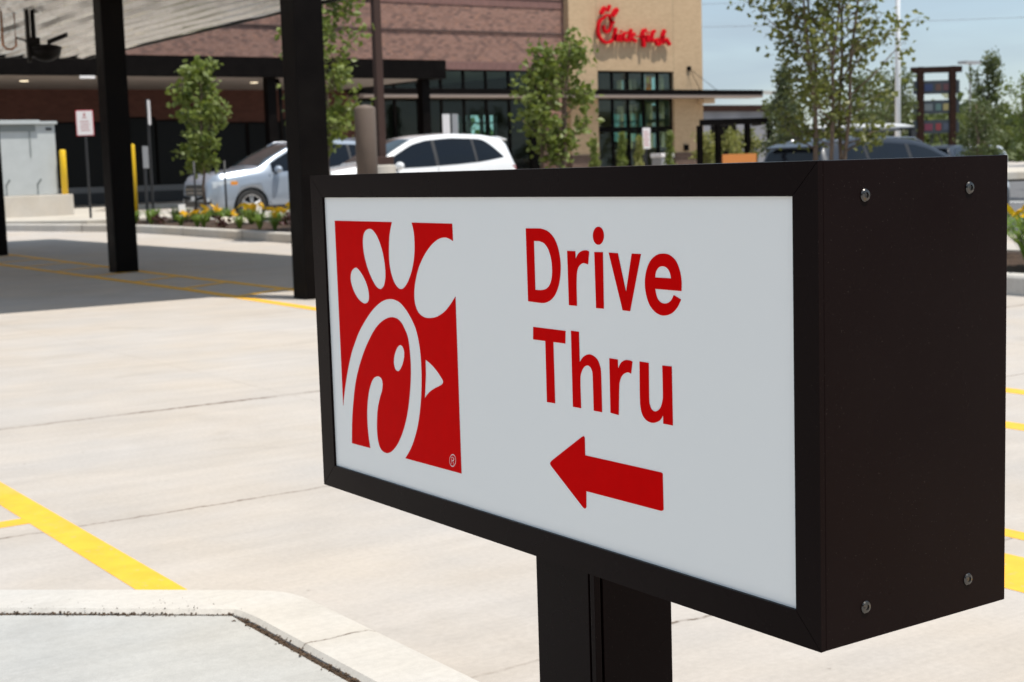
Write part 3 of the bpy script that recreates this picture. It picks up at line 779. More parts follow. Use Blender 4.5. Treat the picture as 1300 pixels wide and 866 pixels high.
b = MB(); b.box(35.306, 35.715, WY+.05, WY+.2, .1, 4.915); bp('corner_panel', b, 'black')
b = MB(); b.box(27.2, 35.72, WY+.06, WY+.22, 3.806, 4.014); b.box(27.2, 35.3, WY+.06, WY+.22, .05, .245); bp('transom_bar', b, 'black')
tx = [38.49, 39.33, 40.17, 41.0, 41.8, 42.58]
for i in range(5):
    window(tx[i]+.004, tx[i+1]-.004, 4.06, 4.90, TY+.15)
    window(tx[i]+.004, tx[i+1]-.004, 2.56, 3.78, TY+.15)
    if i in (2, 3):
        b = MB(); xa, xb = tx[i]+.006, tx[i+1]-.006
        b.box(xa, xa+.09, TY+.12, TY+.2, .2, 2.44); b.box(xb-.09, xb, TY+.12, TY+.2, .2, 2.44)
        b.box(xa+.09, xb-.09, TY+.12, TY+.2, .2, .45); b.box(xa+.09, xb-.09, TY+.12, TY+.2, 2.33, 2.44)
        d = bp('door', b, 'black'); b = MB(); b.box(xa+.09, xb-.09, TY+.15, TY+.16, .45, 2.33); b.build('pane', M['glass'], d)
        b = MB(); hx = xb-.05 if i == 2 else xa+.05; b.tube([(hx, TY+.07, 1.1), (hx, TY+.07, 1.6)], .015, 8); b.build('handle', M['chrome'], d)
    else: window(tx[i]+.004, tx[i+1]-.004, .2, 2.44, TY+.15)
b = MB(); b.box(38.49, 42.58, TY+.11, TY+.24, 3.786, 4.054); b.box(38.49, 42.58, TY+.11, TY+.24, 2.446, 2.554); bp('transom_bar', b, 'black')
# poster in the transom, orange and yellow
b = MB(); b.box(41.25, 41.55, TY+.24, TY+.25, 4.12, 4.75); ps = bp('window_poster', b, mat('orange poster', (.75, .22, .03), .6))
b = MB(); b.box(41.10, 41.24, TY+.24, TY+.25, 4.12, 4.80); bp('window_poster', b, mat('pale poster', (.75, .78, .72), .6))
b = MB(); b.box(41.28, 41.42, TY+.235, TY+.239, 4.45, 4.70); b.build('poster_spot', mat('yellow patch', (.85, .6, .05), .6), ps)
# slim flat awning along storefront and tower with rods
b = MB(); b.box(26.7, 46.9, WY-1.35, WY-.38, 3.90, 4.10)
bp('awning', b, 'black', bevel=.01)
b = MB(); b.box(26.7, 46.9, WY-1.33, WY-.40, 3.78, 3.895)
bp('awning_soffit', b, mat('awning underside', (.28, .22, .19), .6))
b = MB(); b.add([(46.9, WY-1.35, 3.92), (46.9, WY-1.35, 4.08), (48.3, WY-2.6, 3.80), (48.3, WY-2.6, 3.92), (46.95, WY-1.30, 3.92), (46.95, WY-1.30, 4.08), (48.35, WY-2.5, 3.80), (48.35, WY-2.5, 3.92)], [(0,1,3,2),(4,6,7,5),(0,4,5,1),(2,3,7,6),(1,5,7,3),(0,2,6,4)])
bp('awning_return', b, mat('pale fascia', (.6, .58, .54), .6))
for xx in (43.45,):
    b = MB(); b.box(xx-.09, xx+.09, TY-.08, TY-.001, 4.98, 5.16); b.tube([(xx, TY-.06, 5.06), (xx, WY-1.1, 4.1)], .012, 6); b.tube([(xx, TY-.06, 5.06), (xx+.95, WY-1.1, 4.1)], .012, 6)
    bp('tie_rod', b, 'black')
b = MB(); b.box(43.9, 44.5, TY-.5, TY-.1, 3.55, 3.77); bp('wall_light', b, mat('light fitting', (.6, .45, .3), .5))
b = MB(); b.box(43.1, 43.3, TY-.12, TY-.001, 1.55, 1.8); bp('hose_box', b, 'black')
# drive thru canopy on the front
CYF = 43.0
b = MB(); b.box(-22, 26.92, CYF, CYF+.25, 4.07, 4.68); b.box(-22, 26.92, CYF+.25, WY-.001, 4.45, 4.66); b.box(26.67, 26.92, CYF+.25, WY-.001, 4.07, 4.449)
bp('front_canopy', b, 'black')
b = MB(); b.box(-22, 26.66, CYF+.26, WY-.002, 4.10, 4.30); bp('canopy_soffit', b, 'soffit')
b = MB()
for x in (20.69, 26.35): 
    b.box(x-.15, x+.15, 43.4, 43.7, .2, 4.095)
    c_ = bp('canopy_post', b, 'black'); b = MB()
b = MB(); b.tube([(20.95, 43.35, .25), (20.95, 43.35, 3.7), (21.0, 43.6, 4.0), (20.75, 43.9, 4.09)], .07, 10); bp('downspout', b, 'black', smooth=True)
for x in (11.0, 13.75, 21.3, 28.0-4, 16.9): 
    b = MB()
    bb = MB(); bb.lathe([(.001, 4.085), (.13, 4.085), (.13, 4.099), (.001, 4.099)], x, 46.0, 16)
    if x in (13.75, 21.3, 11.0): bp('downlight', bb, 'lamp')
# lower wall in the shade of the canopy: doors, panels, grey kick strip
for (xa, xb, z0, z1, nm) in ((17.8, 19.3, .25, 3.1, 'service_door'), (21.6, 22.7, .25, 2.9, 'service_door'), (22.85, 24.05, .25, 2.9, 'service_door'), (7.0, 13.9, .9, 3.35, 'pickup_window'), (14.6, 17.6, .25, 2.95, 'service_door'), (19.4, 21.4, .25, 3.0, 'service_door'), (24.2, 26.4, .25, 3.0, 'service_door')):
    b = MB(); b.box(xa-.06, xa, WY-.05, WY-.001, z0, z1+.06); b.box(xb, xb+.06, WY-.05, WY-.001, z0, z1+.06); b.box(xa, xb, WY-.05, WY-.001, z1, z1+.06)
    w = bp(nm, b, 'black'); b = MB(); b.box(xa, xb, WY-.03, WY-.001, z0, z1-.002); b.build('door_leaf' if 'door' in nm else 'pane', M['darkglass'], w)
b = MB(); b.box(-24, 26.6, WY-.10, WY-.002, .24, .62); bp('base_panel', b, 'plastic')
b = MB(); b.box(-24, 26.6, WY-.12, WY-.101, .66, .82); b.box(-24, 26.6, WY-.1, WY-.001, .62, .66); bp('bumper_rail', b, mat('grey rail', (.2, .2, .2), .5))
for (xa, xb) in ((14.45, 14.9),):
    b = MB(); b.box(xa, xb, CYF-.02, CYF+.02, 3.98, 4.06); bp('clearance_plate', b, 'signw')

# script lettering on the tower: tubes bent along the strokes, standing off the wall
scr = empty('script_lettering', (40.6, TY-.18, 6.0), label='red script restaurant name in raised channel letters on the tan tower', cat='wall sign')
si = Matrix.Translation(-scr.location)
SP = {  # strokes in pixels of an enlarged view (10.83 px per photo px)
 'capital_c': [([(235,235),(190,270),(160,340),(150,420),(165,500),(200,555),(250,590),(310,585),(350,560),(385,545)], 14), ([(235,230),(275,195),(315,200),(325,240),(345,300),(330,370),(300,430),(265,440),(235,400),(230,350)], 11), ([(325,240),(350,290),(375,300)], 13)],
 'comb': [([(205,170),(228,128),(250,90)], 22), ([(298,128),(322,62)], 19), ([(372,190),(400,140),(425,108)], 27)],
 'letter_h': [([(405,385),(390,450),(370,550)], 17), ([(375,540),(395,480),(412,490),(410,545),(425,560)], 14)],
 'letter_i': [([(470,470),(455,540),(475,560)], 15), ([(480,420),(482,424)], 14)],
 'letter_c': [([(565,440),(530,450),(512,500),(530,550),(575,550)], 15)],
 'letter_k': [([(625,395),(605,470),(590,560)], 16), ([(670,450),(625,500),(650,540),(690,560)], 17)],
 'hyphen': [([(700,490),(740,485)], 11)],
 'letter_f': [([(835,390),(805,410),(785,480),(805,560),(800,630)], 20), ([(765,500),(845,470)], 12)],
 'letter_l': [([(865,470),(855,530),(880,550),(905,480)], 15), ([(870,425),(872,429)], 13)],
 'letter_ll': [([(970,400),(945,420),(925,500),(940,560)], 17)],
 'small_a': [([(1010,520),(985,545),(1000,600),(1040,590),(1060,520)], 14), ([(1115,390),(1085,480),(1080,560),(1100,570)], 20), ([(1060,500),(1110,480)], 12), ([(1100,560),(1140,520),(1165,560),(1190,595)], 18)],
}
def scr_pt(x, y):
    u = 38.44+(x-160)*(42.25-38.44)/(1190-160)
    z = 7.50-(y-80)*(7.50-6.07)/(590-80)
    return u, z
SCRIPT_DONE = 0
for nm, strokes in SP.items():
    b = MB()
    for pts, wd in strokes:
        P = [scr_pt(*p) for p in pts]
        L = smooth_loop([(P[0][0], P[0][1], 1)]+P[1:-1]+[(P[-1][0], P[-1][1], 1)], 4)
        # cut off the closing segment
        k = len(L)-0
        L2 = []
        for q in L:
            L2.append(q)
            if abs(q[0]-P[-1][0]) < 1e-9 and abs(q[1]-P[-1][1]) < 1e-9: break
        w = wd*.0037
        vs = []; fs = []
        n = len(L2)
        for i, q in enumerate(L2):
            a = Vector(L2[max(i-1, 0)]); c = Vector(L2[min(i+1, n-1)]); d = (c-a)
            d = d.normalized() if d.length > 1e-9 else Vector((1, 0)); nn = Vector((-d.y, d.x))
            ww = w*(.75 if i in (0, n-1) else 1)
            ex = d*(-w*.5 if i == 0 else (w*.5 if i == n-1 else 0))
            for s in (-1, 1):
                for yy in (TY-.25, TY-.10):
                    vs.append((q[0]+nn.x*ww*s+ex.x, yy, q[1]+nn.y*ww*s+ex.y))
        for i in range(n-1):
            a, c = 4*i, 4*i+4
            fs += [(a, a+2, c+2, c), (a+1, c+1, c+3, a+3), (a, c, c+1, a+1), (a+2, a+3, c+3, c+2)]
        fs += [(0, 1, 3, 2), (4*n-4, 4*n-2, 4*n-1, 4*n-3)]
        b.add(vs, fs)
    o = b.build('letter' if nm != 'comb' else 'comb', M['redl'], scr)
    o.matrix_parent_inverse = si
    bm = bmesh.new(); bm.from_mesh(o.data); bmesh.ops.recalc_face_normals(bm, faces=bm.faces); bm.to_mesh(o.data); bm.free()

# ------------------------------------------------------------------ small things on the left
def thing(name, loc, label, cat, group=None): return empty(name, loc, 0, label, cat, group)
def P(par, name, b, m, lab=None, **k):
    o = b.build(name, M[m] if isinstance(m, str) else m, par, **k); o.matrix_parent_inverse = Matrix.Translation(-par.location)
    return tag(o, lab)
# cabinet on its plinth
z0 = .235
pl = MB(); pl.box(9.0, 11.55, 35.35, 37.6, z0-.1, z0+.50)
o = pl.build('concrete_plinth', M['kerb'], bevel=.02); tag(o, 'low concrete plinth under the pale utility cabinet', 'plinth')
t = thing('utility_cabinet', (10.7, 36.2, z0+.5), 'pale grey green utility cabinet standing on a concrete plinth beside a yellow bollard', 'cabinet')
zc = z0+.501
b = MB(); b.box(9.82, 11.32, 35.7, 37.2, zc, zc+1.66); P(t, 'body', b, 'util', bevel=.02)
b = MB(); b.box(9.72, 10.94, 35.58, 37.25, zc+1.662, zc+1.76); b.box(10.945, 11.36, 35.62, 37.25, zc+1.662, zc+1.73); P(t, 'lid', b, 'util', bevel=.01)
b = MB(); b.box(9.9, 10.85, 35.675, 35.699, zc+1.50, zc+1.655); P(t, 'vent', b, 'utild')
b = MB(); b.box(10.70, 10.72, 35.68, 35.699, zc+.9, zc+1.5); P(t, 'handle', b, 'utild')
b = MB(); b.box(11.1, 11.24, 35.68, 35.699, zc+1.52, zc+1.58); P(t, 'badge', b, 'plastic')
for x in (10.05, 10.78):
    b = MB(); b.tube([(x, 35.55, zc-.0), (x, 35.55, zc+.25), (x+.08, 35.5, zc+.38)], .025, 8); P(t, 'pipe', b, 'utild')
t = thing('block_pier', (9.3, 37.2, z0), 'beige concrete block pier beside the utility cabinet', 'pier')
b = MB()
for k in range(4): b.box(8.95+.01*(k % 2), 9.62, 37.0, 37.9, z0+k*.56, z0+k*.56+.53)
P(t, 'blocks', b, 'stone', bevel=.015)
b = MB(); b.box(8.98, 9.60, 37.03, 37.87, z0, z0+2.2); P(t, 'mortar', b, 'utild')
def bollard(x, y, z, h, r, label, mt='yellowp', nm='bollard'):
    t = thing(nm, (x, y, z), label, 'bollard')
    b = MB(); b.lathe([(r, z-.1), (r, z+h-r*.42), (r*.93, z+h-r*.27), (r*.6, z+h-.1*r), (.001, z+h)], x, y, 20)
    P(t, 'sleeve', b, mt, smooth=True)
    if mt == 'yellowp':
        b = MB(); b.lathe([(r*1.04, z+h-r*2.2), (r*1.04, z+h-r*1.9)], x, y, 20); P(t, 'band', b, mt, smooth=True)
    return t
bollard(11.42, 35.55, .736, 1.06, .075, 'yellow steel bollard next to the pale utility cabinet')
bollard(10.93, 29.55, .15, 1.60, .045, 'slim yellow bollard half hidden behind the middle canopy column')
bollard(10.10, 18.28, .12, 1.84, .148, 'thick taupe cylindrical bollard in front of the brown lamp pole', 'bollard')

def signpost(nm, x, y, z, top, w, h, label, face, rz=0, edge=None):
    t = empty(nm, (x, y, z), rz, label, 'sign')
    b = MB(); b.box(-.025, .025, -.0, .05, 0, top+h+.02); b.build('post', M['plastic'], t)
    b = MB(); b.box(-w/2, w/2, -.008, -.001, top, top+h); pl_ = b.build('sign_plate', M[face], t, bevel=.002)
    return t, pl_
t, pl_ = signpost('parking_sign', 10.62, 31.45, .245, 1.74, .36, .54, 'white sign with a red border on a thin black post, left of the canopy column', 'signred', R(-22))
b = MB(); b.box(-.163, .163, -.0125, -.0085, 1.757, 2.263); f_ = b.build('sign_face', M['signw'], t)
b = MB(); b.box(-.025, .02, -.0145, -.013, 2.14, 2.22); b.box(-.055, .05, -.0145, -.013, 2.11, 2.125)
for k in range(4): b.box(-.10+.015*(k % 2), .10-.02*((k+1) % 2), -.0145, -.013, 2.03-.06*k, 2.05-.06*k)
b.build('sign_legend', mat('faded red legend', (.45, .2, .2), .6), t)
t, pl_ = signpost('lane_sign', 11.30, 29.50, .15, 1.98, .32, .50, 'narrow white sign seen nearly edge-on on a dark post right of the canopy column', 'signw', R(60))
t, pl_ = signpost('lane_sign', 11.02, 29.1, .15, 1.10, .30, .44, 'lower pale sign plate on a short dark post beside the slim yellow bollard', 'signgrey', R(48))

# lamp pole on plinth
lx, ly = 13.95, 24.75; lz = zg(lx, ly)
t = thing('lamp_pole', (lx, ly, lz), 'tall brown square lamp pole on a concrete pedestal in front of the white cars', 'lamp pole')
b = MB(); b.lathe([(.30, lz-.1), (.30, lz+1.14), (.285, lz+1.16), (.001, lz+1.16)], lx, ly, 28); P(t, 'pedestal', b, 'kerb')
b = MB(); b.box(lx-.2, lx+.2, ly-.2, ly+.2, lz+1.161, lz+1.32); P(t, 'base_cover', b, 'pole', bevel=.02)
b = MB(); b.box(lx-.03, lx+.115, ly-.07, ly+.07, lz+1.3, lz+8.5); P(t, 'pole', b, 'pole', bevel=.01)
b = MB(); b.box(lx-.03, lx+.03, ly-.075, ly-.065, lz+1.75, lz+1.9); P(t, 'hand_hole', b, 'pole')
b = MB(); b.box(lx-.35, lx+.35, ly-.9, ly+.1, lz+8.5, lz+8.62); P(t, 'lamp_head', b, 'pole', bevel=.02)
b = MB(); b.tube([(lx-.12, ly-.02, 4.16), (lx-.12, ly-.02, 4.32)], .045, 8); P(t, 'camera', b, 'pole')
# plates in front of the storefront and by the tower door
def at(px_, D, z):  # helper in plain numbers: bearing of a picture column at distance D
    return None
t, pl_ = signpost('lane_sign', 21.45, 34.35, .10, 1.80, .20, .62, 'pair of narrow grey white sign plates in front of the storefront window', 'signw', R(-30))
b = MB(); b.box(.16, .32, .02, .028, 1.80, 2.42); b.build('sign_plate', M['signgrey'], t); b = MB(); b.box(.12, .15, .0, .05, 0, 2.4); b.build('post', M['plastic'], t)
t, pl_ = signpost('door_sign', 36.85, 44.6, .10, 1.50, .34, .80, 'white notice sign on a dark post in front of the tower doors', 'signw', R(-10))
b = MB()
for k in range(6): b.box(-.12, .12-.05*(k % 2), -.0105, -.0085, 1.62+.1*k, 1.66+.1*k)
b.build('sign_legend', mat('faded legend', (.55, .25, .25), .6), t)
t = thing('litter_bin', (38.3, 45.4, .1), 'pale square litter bin with a white lid by the tower doors', 'bin')
b = MB(); b.box(38.0, 38.6, 45.1, 45.7, .1, 1.25); P(t, 'body', b, 'signgrey', bevel=.02)
b = MB(); b.box(37.96, 38.64, 45.06, 45.74, 1.26, 1.42); P(t, 'lid', b, 'signw', bevel=.03)

# ------------------------------------------------------------------ cars
def interp(x, xs, ys):
    if x <= xs[0]: return ys[0]
    for i in range(len(xs)-1):
        if x <= xs[i+1]:
            t = (x-xs[i])/(xs[i+1]-xs[i]); return ys[i]+(ys[i+1]-ys[i])*t
    return ys[-1]
def sm(f, x, w=.09): return (f(x-w)+2*f(x)+f(x+w))/4
KX = [0, .04, .22, .90, 1.22, 1.62, 2.10, 2.45, 3.1, 3.9, 4.35, 4.52, 4.64, 4.72, 4.75]
KT = [.70, .92, 1.03, 1.12, 1.15, 1.38, 1.60, 1.68, 1.72, 1.69, 1.62, 1.56, 1.12, .92, .60]
KS = [.62, .80, .88, .97, 1.00, 1.02, 1.03, 1.04, 1.07, 1.12, 1.16, 1.17, 1.06, .88, .57]
KW = [.62, .74, .86, .925, .93, .93, .93, .93, .93, .92, .89, .87, .85, .82, .78]
KR = [.55, .66, .74, .80, .80, .74, .66, .64, .63, .62, .60, .62, .74, .76, .70]
KB = [.42, .30, .24, .22, .21, .21, .21, .21, .21, .22, .26, .28, .32, .38, .45]
FT = lambda x: sm(lambda q: interp(q, KX, KT), x, .07)
FS = lambda x: sm(lambda q: interp(q, KX, KS), x, .05)
FW_ = lambda x: sm(lambda q: interp(q, KX, KW), x, .05)
FR = lambda x: sm(lambda q: interp(q, KX, KR), x, .08)
FB = lambda x: sm(lambda q: interp(q, KX, KB), x, .05)
CROWN = .035
def topz(x, y): 
    r = FR(x); return FT(x)+CROWN*max(0, 1-(y/r)**2)
def side_y(x, z):
    s, t = FS(x), FT(x); w = FW_(x)*.975; r = FR(x)
    if z <= s: return w
    k = min(1, (z-s)/max(.02, t-s)); return w+(r-w)*(k**1.15)
def car(name, label, paint, loc, rz, lenk=1.0, hk=1.0, rails=True, group=None):
    root = empty(name, loc, rz, label, 'car', group)
    xs_ = [0, .015, .04, .08, .14, .22, .32]+[.42+.1*k for k in range(42)]+[4.62, 4.66, 4.70, 4.73, 4.75]
    vs = []; fs = []
    for x in xs_:
        w, s, t, r, zb = FW_(x), FS(x), FT(x), FR(x), FB(x)
        half = [(0, zb), (w*.80, zb), (w*.94, zb+.05), (w*.985, zb+.18), (w, (zb+s)*.5), (w*.998, s-.16), (w*.985, s-.05), (w*.975, s)]
        for k in (.25, .5, .75, .92): z = s+(t-s)*k; half.append((side_y(x, z), z))
        half.append((r*.985, t+.004))
        for k in (.93, .8, .55, .28, 0): half.append((r*k, topz(x, r*k)))
        ring = half + [(-y, z) for (y, z) in half[-2:0:-1]]
        n = len(ring)
        for (y, z) in ring: vs.append((x*lenk, y, z*hk))
    for i in range(len(xs_)-1):
        for k in range(n): fs.append((i*n+k, i*n+(k+1) % n, (i+1)*n+(k+1) % n, (i+1)*n+k))
    fs.append(tuple(range(n))[::-1]); m = (len(xs_)-1)*n; fs.append(tuple(range(m, m+n)))
    b = MB(); b.add(vs, fs)
    body = b.build('body', M[paint], root, smooth=True)
    bm = bmesh.new(); bm.from_mesh(body.data); bmesh.ops.recalc_face_normals(bm, faces=bm.faces); bm.to_mesh(body.data); bm.free()
    # wheel arches cut out
    cb = MB()
    for wx in (.98, 3.80):
        for sy in (-1, 1):
            cb.tube([(wx*lenk, sy*.62, .36), (wx*lenk, sy*1.2, .36)], .405, 28)
    cut = cb.build('cutter', M['plastic'])
    bm = bmesh.new(); bm.from_mesh(cut.data); bmesh.ops.recalc_face_normals(bm, faces=bm.faces); bm.to_mesh(cut.data); bm.free()
    cut.data.materials.clear(); body.data.materials.append(M['plastic'])
    mod = body.modifiers.new('cut', 'BOOLEAN'); mod.operation = 'DIFFERENCE'; mod.object = cut; mod.solver = 'EXACT'
    cut.matrix_world = Matrix.Translation(loc) @ Matrix.Rotation(rz, 4, 'Z')
    bpy.context.view_layer.update()
    me = bpy.data.meshes.new_from_object(body.evaluated_get(bpy.context.evaluated_depsgraph_get()))
    if len(me.polygons) > 200:
        body.modifiers.clear(); body.data = me
    bpy.data.objects.remove(cut)
    # side windows as patches lying on the body side
    def side_patch(nm, x0, x1, lo, hi, m, sy, offs=.006, par=root, n=12):
        b = MB(); vs = []; fs = []
        for i in range(n+1):
            x = x0+(x1-x0)*i/n; a, c = lo(x), hi(x)
            for j in range(5):
                z = a+(c-a)*j/4; y = side_y(x, z)+offs
                vs.append((x*lenk, sy*y, z*hk))
        for i in range(n):
            for j in range(4): fs.append((i*5+j, (i+1)*5+j, (i+1)*5+j+1, i*5+j+1))
        b.add(vs, fs); return b.build(nm, M[m], par, smooth=True)
    lo = lambda x: FS(x)+.035
    def hi(x):
        z = FT(x)-.085
        return max(lo(x)+.004, z)
    def q(x):   # quarter glass closing toward the rear
        z = hi(x); e = max(0, (x-3.75)/.62); return max(lo(x)+.003+.02*0, lo(x)+(z-lo(x))*(1-e**2.2)) if e < 1 else lo(x)+.003
    for sy in (-1, 1):
        side_patch('side_window', 1.52, 2.58, lo, hi, 'carglass', sy)
        side_patch('side_window', 2.66, 3.58, lo, hi, 'carglass', sy)
        side_patch('side_window', 3.64, 4.34, lambda x: lo(x)+.05*max(0, x-3.64), q, 'carglass', sy)
        side_patch('pillar_trim', 2.575, 2.665, lo, hi, 'plastic', sy, .0055, n=3)
        side_patch('pillar_trim', 3.575, 3.645, lo, hi, 'plastic', sy, .0055, n=3)
        side_patch('door_gap', 1.435, 1.447, lambda x: .36, lambda x: FS(x)-.0, 'plastic', sy, .012)
        side_patch('door_gap', 2.615, 2.627, lambda x: .33, lambda x: FS(x)-.0, 'plastic', sy, .012)
        side_patch('sill_trim', 1.35, 3.42, lambda x: .215, lambda x: .33, 'plastic', sy, .008)
        b = MB(); b.box(2.38*lenk, 2.54*lenk, sy*.935-.012, sy*.935+.012, .89*hk, .915*hk); b.build('handle', M[paint], root, bevel=.004)
        b = MB(); b.box(3.40*lenk, 3.56*lenk, sy*.93-.012, sy*.93+.012, .94*hk, .965*hk); b.build('handle', M[paint], root, bevel=.004)
        # mirror
        b = MB(); cxm, cym, czm = 1.62*lenk, sy*1.03, 1.10*hk
        for (rx, z) in (): pass
        vs = []; fs = []; NU, NV = 12, 8
        for i in range(NV+1):
            ph = math.pi*i/NV
            for k in range(NU):
                th = 2*math.pi*k/NU
                vs.append((cxm+.085*math.sin(ph)*math.cos(th), cym+.125*math.sin(ph)*math.sin(th), czm+.085*math.cos(ph)))
        for i in range(NV):
            for k in range(NU): fs.append((i*NU+k, i*NU+(k+1) % NU, (i+1)*NU+(k+1) % NU, (i+1)*NU+k))
        b.add(vs, fs); mr = b.build('mirror', M[paint], root, smooth=True)
        b = MB(); b.tube([(cxm, sy*.90, 1.03*hk), (cxm, sy*1.0, 1.06*hk)], .028, 8); b.build('mirror_arm', M['plastic'], mr)
        if rails:
            b = MB(); b.tube([(2.15*lenk, sy*.60, FT(2.15)*hk+.02), (2.35*lenk, sy*.60, FT(2.35)*hk+.055), (3.9*lenk, sy*.575, FT(3.9)*hk+.055), (4.15*lenk, sy*.565, FT(4.15)*hk+.02)], .014, 8)
            b.build('roof_rail', M['chrome'], root, smooth=True)
        # headlamp and tail lamp follow the body skin
        hl = side_patch('headlight', .10, .62, lambda x: .73+.06*x, lambda x: .87+.05*x, 'lens', sy, .012, n=8)
        side_patch('turn_marker', .50, .66, lambda x: .80, lambda x: .875, 'amber', sy, .018, n=4)
        side_patch('tail_lamp', 4.42, 4.70, lambda x: .92, lambda x: 1.06, 'redlens', sy, .012, n=6)
    # windshield and rear glass on the top skin
    def top_patch(nm, x0, x1, wf, m, offs=.007):
        b = MB(); vs = []; fs = []; nx2, ny2 = 10, 10
        for i in range(nx2+1):
            x = x0+(x1-x0)*i/nx2; w = wf(x)
            for j in range(ny2+1):
                y = -w+2*w*j/ny2; vs.append((x*lenk-(offs if x < 3 else -offs), y, topz(x, y)*hk+offs))
        for i in range(nx2):
            for j in range(ny2): a = i*(ny2+1)+j; fs.append((a, a+ny2+1, a+ny2+2, a+1))
        b.add(vs, fs); return b.build(nm, M[m], root, smooth=True)
    top_patch('windshield', 1.27, 2.13, lambda x: FR(x)-.055, 'windshield')
    top_patch('rear_glass', 4.50, 4.625, lambda x: FR(x)-.07, 'carglass', .012)
    b = MB(); b.add([(4.36*lenk, -.56, 1.665*hk), (4.36*lenk, .56, 1.665*hk), (4.62*lenk, .55, 1.60*hk), (4.62*lenk, -.55, 1.60*hk), (4.36*lenk, -.56, 1.63*hk), (4.36*lenk, .56, 1.63*hk), (4.62*lenk, .55, 1.575*hk), (4.62*lenk, -.55, 1.575*hk)],
        [(0,1,2,3),(4,7,6,5),(0,4,5,1),(1,5,6,2),(2,6,7,3),(3,7,4,0)]); b.build('spoiler', M[paint], root, bevel=.006)
    # grille, bumper intake, plates
    def front_patch(nm, y0, y1, z0_, z1_, m, off_=.012, rear=False, par=root):
        b = MB(); vs = []; fs = []; n_ = 8
        for i in range(n_+1):
            y = y0+(y1-y0)*i/n_
            for j in range(3):
                z = z0_+(z1_-z0_)*j/2
                # find the body skin: smallest x whose half width reaches |y|
                lo_, hi_ = 0., .6
                for _ in range(20):
                    mid = (lo_+hi_)/2
                    xx = mid if not rear else 4.75-mid
                    inside = FW_(xx)*.97 >= abs(y) and FT(xx)+.02 >= z and FB(xx) <= z
                    if inside: hi_ = mid
                    else: lo_ = mid
                x = hi_ if not rear else 4.75-hi_
                vs.append(((x+(-off_ if not rear else off_))*lenk, y, z*hk))
        for i in range(n_):
            for j in range(2): a = i*3+j; fs.append((a, a+3, a+4, a+1))
        b.add(vs, fs); return b.build(nm, M[m], par)
    gr = front_patch('grille', -.50, .50, .58, .82, 'plastic')
    for k in range(2): front_patch('grille_bar', -.46, .46, .64+.08*k, .65+.08*k, 'chrome', .02, par=gr)
    front_patch('lower_intake', -.62, .62, .34, .46, 'plastic')
    front_patch('corner_intake', .50, .74, .40, .53, 'plastic', .014); front_patch('corner_intake', -.74, -.50, .40, .53, 'plastic', .014)
    front_patch('fog_lamp', .60, .72, .46, .51, 'lens', .02); front_patch('fog_lamp', -.72, -.60, .46, .54, 'lens', .02)
    front_patch('number_plate', -.16, .16, .48, .57, 'plate', .03)
    front_patch('number_plate', -.16, .16, .78, .90, 'plate', .02, True)
    # wheels
    for wx in (.98, 3.80):
        for sy in (-1, 1):
            cxw = wx*lenk; ytyre0, ytyre1 = sy*.70, sy*.915
            b = MB(); prof = [(.24, .70), (.33, .70), (.355, .73), (.36, .77), (.36, .86), (.35, .895), (.325, .912), (.24, .90)]
            vs = []; fs = []; N = 36
            for (r, y) in prof:
                for k in range(N):
                    a = 2*math.pi*k/N; vs.append((cxw+r*math.cos(a), sy*y, .36+r*math.sin(a)))
            for i in range(len(prof)-1):
                for k in range(N): fs.append((i*N+k, i*N+(k+1) % N, (i+1)*N+(k+1) % N, (i+1)*N+k))
            b.add(vs, fs); tyre = b.build('wheel', M['rubber'], root, smooth=True)
            b = MB()
            # dark dish, rim ring and ten paired spokes
            vs = []; fs = []
            for (r, y) in ((.001, .78), (.235, .79)):
                for k in range(N):
                    a = 2*math.pi*k/N; vs.append((cxw+r*math.cos(a), sy*y, .36+r*math.sin(a)))
            for k in range(N): fs.append((k, (k+1) % N, N+(k+1) % N, N+k))
            b.add(vs, fs); b.build('brake_dish', M['plastic'], tyre)
            b = MB()
            vs = []; fs = []
            for (r, y) in ((.225, .86), (.225, .895), (.243, .905), (.246, .89), (.246, .86)):
                for k in range(N):
                    a = 2*math.pi*k/N; vs.append((cxw+r*math.cos(a), sy*y, .36+r*math.sin(a)))
            for i in range(4):
                for k in range(N): fs.append((i*N+k, i*N+(k+1) % N, (i+1)*N+(k+1) % N, (i+1)*N+k))
            b.add(vs, fs)
            for k in range(5):
                for dd in (-.16, .16):
                    a = 2*math.pi*k/5+.3
                    p0 = (math.cos(a+dd*1.2)*.05, math.sin(a+dd*1.2)*.05); p1 = (math.cos(a+dd)*.235, math.sin(a+dd)*.235)
                    b.tube([(cxw+p0[0], sy*.885, .36+p0[1]), (cxw+p1[0], sy*.885, .36+p1[1])], [.022, .016], 6)
            b.tube([(cxw, sy*.85, .36), (cxw, sy*.905, .36)], .055, 16)
            b.build('rim', M['alloy'], tyre)
    return root
car('silver_car', 'silver blue crossover with front wheel and headlight showing behind the flower bed', 'silver', (13.0, 31.45, zg(14, 31)), R(0), .97, 1.03)
car('white_car', 'white crossover with tinted side windows parked behind the lamp pole', 'whitecar', (13.75, 27.45, zg(15, 27)), R(0), .99, 1.035, rails=False)
def px_car(): pass
dk = car('dark_car', 'dark blue grey crossover with rear hatch showing behind the cabinet top', 'darkcar', (23.3, 18.4, zg(20, 18.5)), R(180), 1.08, 1.02)
